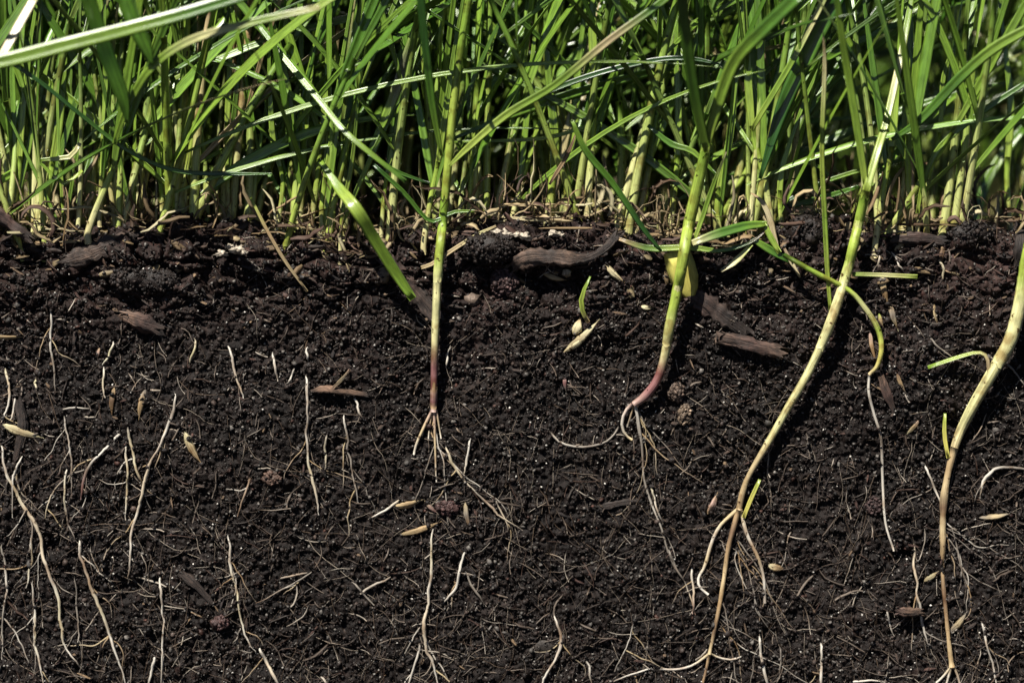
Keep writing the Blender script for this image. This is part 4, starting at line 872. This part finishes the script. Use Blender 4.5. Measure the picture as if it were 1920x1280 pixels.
B('dry brown twisted blade in the centre above the soil', [(1030, 346), (1045, 322), (1064, 290), (1082, 245)], [1, 2], [5, 10, 9, 3], 'BTBT', .4, 'dry_strand', 'dry grass', mat=M_DRY)
B('curled tan dry blade rising right of the pale stem', [(1655, 425), (1668, 360), (1690, 318), (1732, 305), (1752, 322)], [-3, -4], [5, 9, 7, 6, 3], 'STSBT', .5, 'dry_strand', 'dry grass', mat=M_DRY)
B('looped dry sheath curling on the soil at right', [(1705, 425), (1712, 392), (1736, 380), (1742, 405), (1752, 414), (1768, 408)], [-1, 0], [8, 13, 12, 9, 7, 3], 'BSBTSB', .5, 'dry_strand', 'dry grass', mat=M_DRY)
B('thin hooped dry blade beside the looped sheath', [(1758, 345), (1778, 362), (1776, 395), (1760, 408)], [-3, -2], [3, 6, 6, 4], 'LYPS', .4, 'dry_strand', 'dry grass', mat=M_DRY)
B('twisted straw coloured sheath beside the folded blade', [(1458, 470), (1446, 420), (1430, 380), (1408, 362)], [2, 2], [8, 14, 12, 3], 'CSCT', .3, 'dry_strand', 'dry grass', mat=M_DRY)
B('broken tan sheath splaying below the folded blade', [(1500, 520), (1484, 492), (1470, 465)], [3, 3], [5, 11, 7], 'SCB', .3, 'dry_strand', 'dry grass', mat=M_DRY)

def grow(rng, base, lean, h_stem, r_stem, n_blades, blade_w, blade_l, tint, near=True, face=None):
    """a tiller: yields (name, points, widths, section, stops, hint, twist)"""
    az, tilt = lean
    d0 = np.array([math.sin(tilt) * math.cos(az), math.sin(tilt) * math.sin(az), math.cos(tilt)])
    k = 9 if near else 4
    bendv = rng.normal(0, .08, 3); bendv[2] = 0
    t = np.linspace(0, 1, k)
    sp = base + (t[:, None] * d0 + (t ** 2)[:, None] * bendv) * h_stem
    gmix = lambda a, b, f: a * (1 - f) + b * f
    green = gmix(LTG, MDG, rng.random()) * tint
    if rng.random() < .025: green = gmix(STR, TAN, rng.random())
    low = gmix(PAL, YGR, rng.random()) if near else gmix(YGR, PAL, .35 * rng.random()) * .8  # lawn stems behind coloured darker, painting in the shade between the shoots
    if rng.random() < .12: low = gmix(low, TAN, .55)
    yield 'stem', sp, r_stem * 2 * np.interp(t, [0, .15, 1], [1.15, 1.0, .75]), ROUND if near else ROUND5[:, :], [(0, gmix(low, TAN, .35)), (.1, low), (.3, low), (.55, gmix(low, green, .65)), (1, green)], (0, -1, 0), 0.0
    for i in range(n_blades):
        t0 = 1.0 if i == 0 else rng.uniform(.25, .98)
        q = base + (t0 * d0 + t0 ** 2 * bendv) * h_stem
        ba = rng.uniform(0, 2 * math.pi); sp_ang = rng.uniform(.03, .16) if i == 0 else (rng.uniform(.15, .8) if rng.random() < .6 else rng.uniform(.6, 1.15))
        side = np.array([math.cos(ba), math.sin(ba) * .7, 0]) + np.array([.25, .22, 0])
        d = d0 + 2 * bendv * t0 + side * math.tan(sp_ang); d /= np.linalg.norm(d)
        kk = 12 if near else 6
        L = blade_l * rng.uniform(.7, 1.25); droop = rng.uniform(.0, .7) if i else rng.uniform(0, .3)
        pts = [q - d * 1.5]
        dd = d.copy()
        for j in range(kk):
            pts.append(pts[-1] + dd * L / kk)
            dd = dd + (side * .35 + np.array([0, 0, -1.0])) * droop / kk; dd /= np.linalg.norm(dd)
        u = np.linspace(0, 1, kk + 1)
        w = blade_w * rng.uniform(.7, 1.2) * np.minimum(1, .45 + u * 3) * np.clip(1 - u ** 3.2, .06, 1)
        g2_ = gmix(green, [DKG, MDG, LTG][int(rng.integers(3))] * tint, .6)
        hint = np.array([rng.normal(-.15, .8), -1.0, rng.normal(.15, .35)])
        st_ = [(0, gmix(low, green, .75)), (.12, green), (.6, g2_), (1, g2_ if rng.random() > .15 else STR)]
        yield 'blade', np.array(pts), w, LEAF if near else LEAF4, st_, hint, np.linspace(0, rng.normal(0, .8), kk + 1) + rng.normal(0, .3)

# traced shoots rooted in the top edge: foot to tip in the picture, extended out of view by growing on
SHOOTS = [
 ([(166, 432), (192, 364), (220, 296), (247, 206), (275, 131), (312, 10)], 2, 15, 'thick yellow green shoot leaning right from the rotten wood'),
 ([(304, 438), (303, 309), (309, 172), (316, 95)], -3, 12, 'straight light green shoot with reddish foot left of the thatch'),
 ([(187, 400), (192, 292), (198, 172), (196, 100)], -2, 10, 'thin straight light shoot behind the thick leaning one'),
 ([(326, 425), (344, 344), (361, 258), (375, 155), (395, 69), (412, -10)], -4, 12, 'shoot bending right beside the straight light green one'),
 ([(250, 440), (252, 320), (254, 227)], -3, 12, 'tan footed shoot between thick leaning and reddish footed shoots'),
 ([(560, 440), (567, 309), (577, 172), (584, 120)], -4, 17, 'fat pale yellow shoot left of the fallen blade'),
 ([(580, 445), (598, 309), (612, 172), (617, 60)], -5, 13, 'slim shoot close right of the fat pale one'),
 ([(606, 450), (604, 380), (625, 250), (640, 120)], -2, 12, 'yellowish shoot above the left end of the fallen blade'),
 ([(430, 425), (425, 275), (430, 137), (434, -10)], -6, 11, 'straight slim shoot above the white crumb cluster'),
 ([(520, 430), (530, 340), (512, 262), (505, 150)], -4, 11, 'shoot with a kink right of the tan dry stalk'),
 ([(638, 470), (642, 400), (660, 300), (672, 180)], 0, 9, 'thin shoot standing behind the fallen blade'),
 ([(795, 452), (808, 370), (822, 300), (840, 180), (852, 90)], 0, 13, 'olive shoot just left of the middle plant'),
 ([(76, 425), (95, 330), (110, 240), (122, 110)], -5, 16, 'pale shoot near the left edge above the broken twig'),
 ([(120, 430), (116, 350), (112, 300)], -3, 8, 'short thin shoot left of the thick leaning one'),
 ([(1100, 418), (1111, 240), (1114, 137), (1111, 34), (1114, -20)], -4, 17, 'bright upright shoot standing on the right end of the top straw'),
 ([(1180, 436), (1204, 309), (1221, 206), (1240, 130)], -4, 10, 'whitish narrow shoot right of the bright upright one'),
 ([(1028, 415), (1035, 340), (1040, 262), (1030, 160)], -8, 20, 'thick cream footed shoot behind the white crumb row'),
 ([(1062, 415), (1066, 330), (1078, 220), (1085, 120)], -9, 18, 'thick olive shoot between cream footed and bright upright shoots'),
 ([(960, 410), (985, 320), (1012, 230), (1042, 120)], -8, 12, 'slanting shoot left of the cream footed one'),
 ([(878, 425), (884, 320), (895, 220), (915, 120)], -3, 10, 'thin green shoot right of the middle plant'),
 ([(1641, 458), (1656, 360), (1673, 268), (1681, 170), (1688, 60)], 0, 14, 'pale straw yellow shoot right of the leaning plant'),
 ([(1706, 435), (1703, 326), (1698, 240), (1704, 120), (1706, 10)], -3, 16, 'straight pale shoot behind the looped dry sheath'),
 ([(1722, 420), (1742, 330), (1762, 245), (1770, 140), (1806, 60)], -3, 10, 'thin shoot rising from the looped dry sheath'),
 ([(1448, 440), (1435, 344), (1411, 240), (1398, 62), (1395, -10)], -2, 15, 'upright shoot behind the folded blade'),
 ([(1466, 430), (1462, 372), (1466, 320), (1480, 270)], -2, 11, 'short shoot beside the twisted straw coloured sheath'),
 ([(1352, 450), (1345, 380), (1368, 260), (1380, 150)], -3, 14, 'shoot right behind the stout plant'),
 ([(1255, 440), (1268, 330), (1272, 230), (1268, 110)], -6, 14, 'shadowed shoot left behind the stout plant'),
 ([(715, 440), (722, 350), (740, 260), (752, 180)], -4, 10, 'slim shoot between fallen blade and olive shoot'),
 ([(1895, 445), (1888, 330), (1895, 200), (1880, 60)], -12, 14, 'blurred olive shoot near the right edge'),
 ([(20, 420), (35, 330), (42, 220), (60, 60)], -6, 12, 'dull green shoot at the left edge'),
]
for pts, d, w, lab in SHOOTS:
    w *= .9; x, y = pts[0]; bpt = P(x, y, d)
    s = tag(empty('grass_shoot', bpt), lab, 'grass shoot', 'grass shoots along the top edge')
    full = [(2 * pts[0][0] - pts[0][0], pts[0][1] + 26)] + pts
    n = seg(full) + 4
    path = px_path(full, d, n); cut = max(6, int(n * .62))
    m = MB(); col = RNG.random()
    loft(m, path[:cut], np.interp(np.linspace(0, 1, cut), [0, .2, 1], [w, w, w * .82]) * .1, ROUND, [(0, (TAN + PAL) / 2), (.25, PAL * (.8 + .3 * col)), (.6, YGR), (1, LTG)], flat=.8)
    m.build('stem', M_STEM, s, bpt)
    up = path[-1] + (path[-1] - path[-3]) / np.linalg.norm(path[-1] - path[-3]) * np.array([[12], [26], [42]])
    bp = smooth_path(np.vstack([path[cut - 3:], up + np.array([[.6, 0, -.3], [3, 0, -1.5], [8, 1, -5]])]), 16)
    u = np.linspace(0, 1, 16); m = MB()
    loft(m, bp, w * .115 * np.minimum(1, .6 + u * 2) * np.clip(1 - u ** 4, .05, 1), LEAF, [(0, YGR), (.25, LTG), (1, MDG * (.7 + .8 * RNG.random()))], hint=(RNG.normal(0, .4), -1, 0), twist=np.linspace(0, RNG.normal(0, .5), 16))
    m.build('blade', M_LEAF, s, bpt)
    q = path[int(cut * RNG.uniform(.55, .8))]
    for name, p, ww, sec, st_, hint, tw in list(grow(RNG, q - np.array([0, 0, 2.0]), (RNG.uniform(-.5, .5), .12), 2.0, .3, 1 + int(RNG.random() < .5), w * .115, 48, 1.0))[1:]:
        m = MB(); loft(m, p, ww, sec, st_, hint=hint, twist=tw); m.build('blade', M_LEAF, s, bpt)

# the rest of the front row: single shoots, alike
rows = []
for i in range(58):
    cx_, cy_ = RNG.uniform(-60, 1980), (RNG.uniform(1.5, 6) if RNG.random() < .5 else RNG.uniform(5, 22))
    for _ in range(int(RNG.integers(2, 6))):
        px, y = cx_ + RNG.normal(0, 13), cy_ + RNG.normal(0, 1.6)
        if y < 1 or (px > 1440 and RNG.random() < .72): continue
        rows.append((px, y))
LM = [(40, 'the broken dark twig'), (166, 'the rotten wood lump'), (303, 'the reddish footed shoot'), (435, 'the left white crumbs'), (565, 'the fat pale shoot'), (690, 'the fallen blade'), (825, 'the middle plant'),
      (950, 'the white crumb row'), (1105, 'the bright upright shoot'), (1265, 'the stout plant'), (1445, 'the folded blade'), (1516, 'the grainy clod'), (1620, 'the long leaning plant'), (1706, 'the looped sheath'), (1815, 'the low clod'), (1920, 'the upright twig')]
for px, y in rows:
    x = (px - 960) * .1; bpt = np.array([x, y, ground_z(x, y) - (3.0 if y > RAD else 4.0 + (RAD - y) * .5)])
    r_, nb, g_ = RNG.uniform(.42, .92), int(RNG.integers(2, 5)), RNG.uniform(.7, 1.3)
    lx, lm = min(LM, key=lambda k: abs(k[0] - px))
    lab = f"{'thin' if r_ < .6 else 'medium' if r_ < .76 else 'thick'} {'dark' if g_ < .9 else 'mid green' if g_ < 1.12 else 'light'} grass shoot with {('', '', 'two', 'three', 'four')[nb]} blades, just {'left' if px < lx else 'right'} behind {lm}"
    s = tag(empty('grass_shoot', bpt), lab, 'grass shoot', 'grass shoots of the dense front row')
    tilt = abs(RNG.normal(.13, .17)); az = RNG.normal(0 if RNG.random() < .75 else math.pi, .6)
    for name, p, ww, sec, st_, hint, tw in grow(RNG, bpt, (az, tilt), RNG.uniform(24, 52), r_, nb, RNG.uniform(.9, 2.2), RNG.uniform(50, 85), g_):
        m = MB(); loft(m, p, ww, sec, st_, hint=hint, twist=tw)
        m.build(name, M_STEM if name == 'stem' else M_LEAF, s, bpt)

# ------------------------------------------------------------------ the lawn behind and the thatch: uncountable
ms, ml = MB(), MB()
def lawn(n, y0, y1, half0, near, hs, bl, wmul, sparse=None, nb=(2, 5), tint=(.6, 1.15)):
    for i in range(n):
        y = RNG.uniform(y0, y1); half = half0 + y * .28
        x = RNG.uniform(-half, half)
        if sparse is not None and sparse(x, y): continue
        bpt = np.array([x, y, (ground_z(x, y) if y < 70 else -8) - 2])
        az = RNG.uniform(-1.2, 1.2) if RNG.random() < .7 else RNG.uniform(0, 6.28)
        for name, p, ww, sec, st_, hint, tw in grow(RNG, bpt, (az, abs(RNG.normal(.10, .12))), RNG.uniform(*hs), RNG.uniform(.4, .8) * wmul, int(RNG.integers(*nb)), RNG.uniform(1.1, 2.4) * wmul, RNG.uniform(*bl), RNG.uniform(*tint), near):
            loft(ms if name == 'stem' else ml, p, ww, sec, st_, hint=hint, twist=tw)
gap = lambda x, y: x > 42 and y < 120 and RNG.random() < .9
lawn(820, 24, 110, 112, False, (30, 58), (55, 100), 1.0, gap, (3, 6))
lawn(1000, 110, 330, 120, False, (28, 60), (70, 120), 1.15, tint=(.75, 1.5))
lawn(1900, 330, 1150, 130, False, (30, 80), (100, 170), 1.8, tint=(.75, 1.5))
tag(ml.build('grass', M_LEAF), 'dense blades of the lawn behind the front row of shoots', 'grass', kind='stuff')
tag(ms.build('grass_stems', M_STEM), 'pale stems of the lawn behind the front row of shoots', 'grass', kind='stuff')

m = MB()
for i in range(1350):
    px = RNG.uniform(-40, 1960); y = (RNG.uniform(-1.8, 5) if RNG.random() < .5 else RNG.uniform(0, 26)) if RNG.random() < .8 else RNG.uniform(20, 60)
    x = (px - 960) * .1
    if px > 1400 and RNG.random() < .35: continue
    z = ground_z(x, max(y, 1)) + RNG.uniform(0, 5) * RNG.random() - (1.2 if y < 2 else 0)
    L = RNG.uniform(4, 17); th = RNG.uniform(0, 2 * math.pi); el = RNG.normal(.05, .35) if RNG.random() < .78 else RNG.uniform(.5, 1.5)
    k = 8; a = th + np.cumsum(RNG.normal(0, .16, k) + RNG.normal(0, .12)); e = el + np.cumsum(RNG.normal(0, .28, k) + RNG.normal(0, .22))
    p = np.array([x, y, z + .4]) + np.cumsum(np.stack([np.cos(a) * np.cos(e), np.sin(a) * np.cos(e) * .5, np.sin(e)], 1) * L / k, 0)
    p[:, 2] = np.maximum(p[:, 2], z + .1)
    w = RNG.uniform(.15, 1.0) ** 1.3
    c = [STR, TAN * .8, BRN * .7, CRM, np.array([.16, .10, .075])][int(RNG.choice(5, p=[.26, .24, .2, .16, .14]))] * RNG.uniform(.5, 1.05)
    loft(m, p, w * np.array([.5, .9, 1, 1, 1, .9, .7, .3]), LEAF4, [(0, c), (1, c * RNG.uniform(.7, 1.2))], hint=(RNG.normal(0, 1), -1, .6), twist=np.linspace(0, RNG.normal(0, 1.2), k))
for i in range(420):                                      # flakes of bark and dead sheath pressed into the crust
    x = RNG.uniform(-100, 100); s_ = float(np.clip(RNG.normal(2.5, 4.5), -8, 16))
    c0 = surf(np.array([x]), np.array([s_]))[0]; L = RNG.uniform(.8, 3.6); th = RNG.normal(0, .7); k = 4
    a = np.clip(s_ / RAD, 0, math.pi / 2)
    p = c0 + np.linspace(-.5, .5, k)[:, None] * L * np.array([math.cos(th), -math.sin(th) * math.cos(a) * .0, math.sin(th)]) + np.array([0, -.35, .25])
    c = [W4 * 1.3, TAN * .6, W2 * 1.4, STR * .7, W1][int(RNG.integers(5))] * RNG.uniform(.6, 1.2)
    loft(m, p, np.array([.5, 1, .9, .4]) * RNG.uniform(.4, 1.5), LEAF4, [(0, c), (1, c * .7)], hint=(RNG.normal(0, .5), -1, RNG.normal(.5, .5)), twist=RNG.normal(0, .4), rough=1 + RNG.uniform(-.3, .3, (k, 4)))
tag(m.build('thatch', M_DRY), 'tangled dry straw and dead leaf bits at the feet of the grass', 'thatch', kind='stuff')
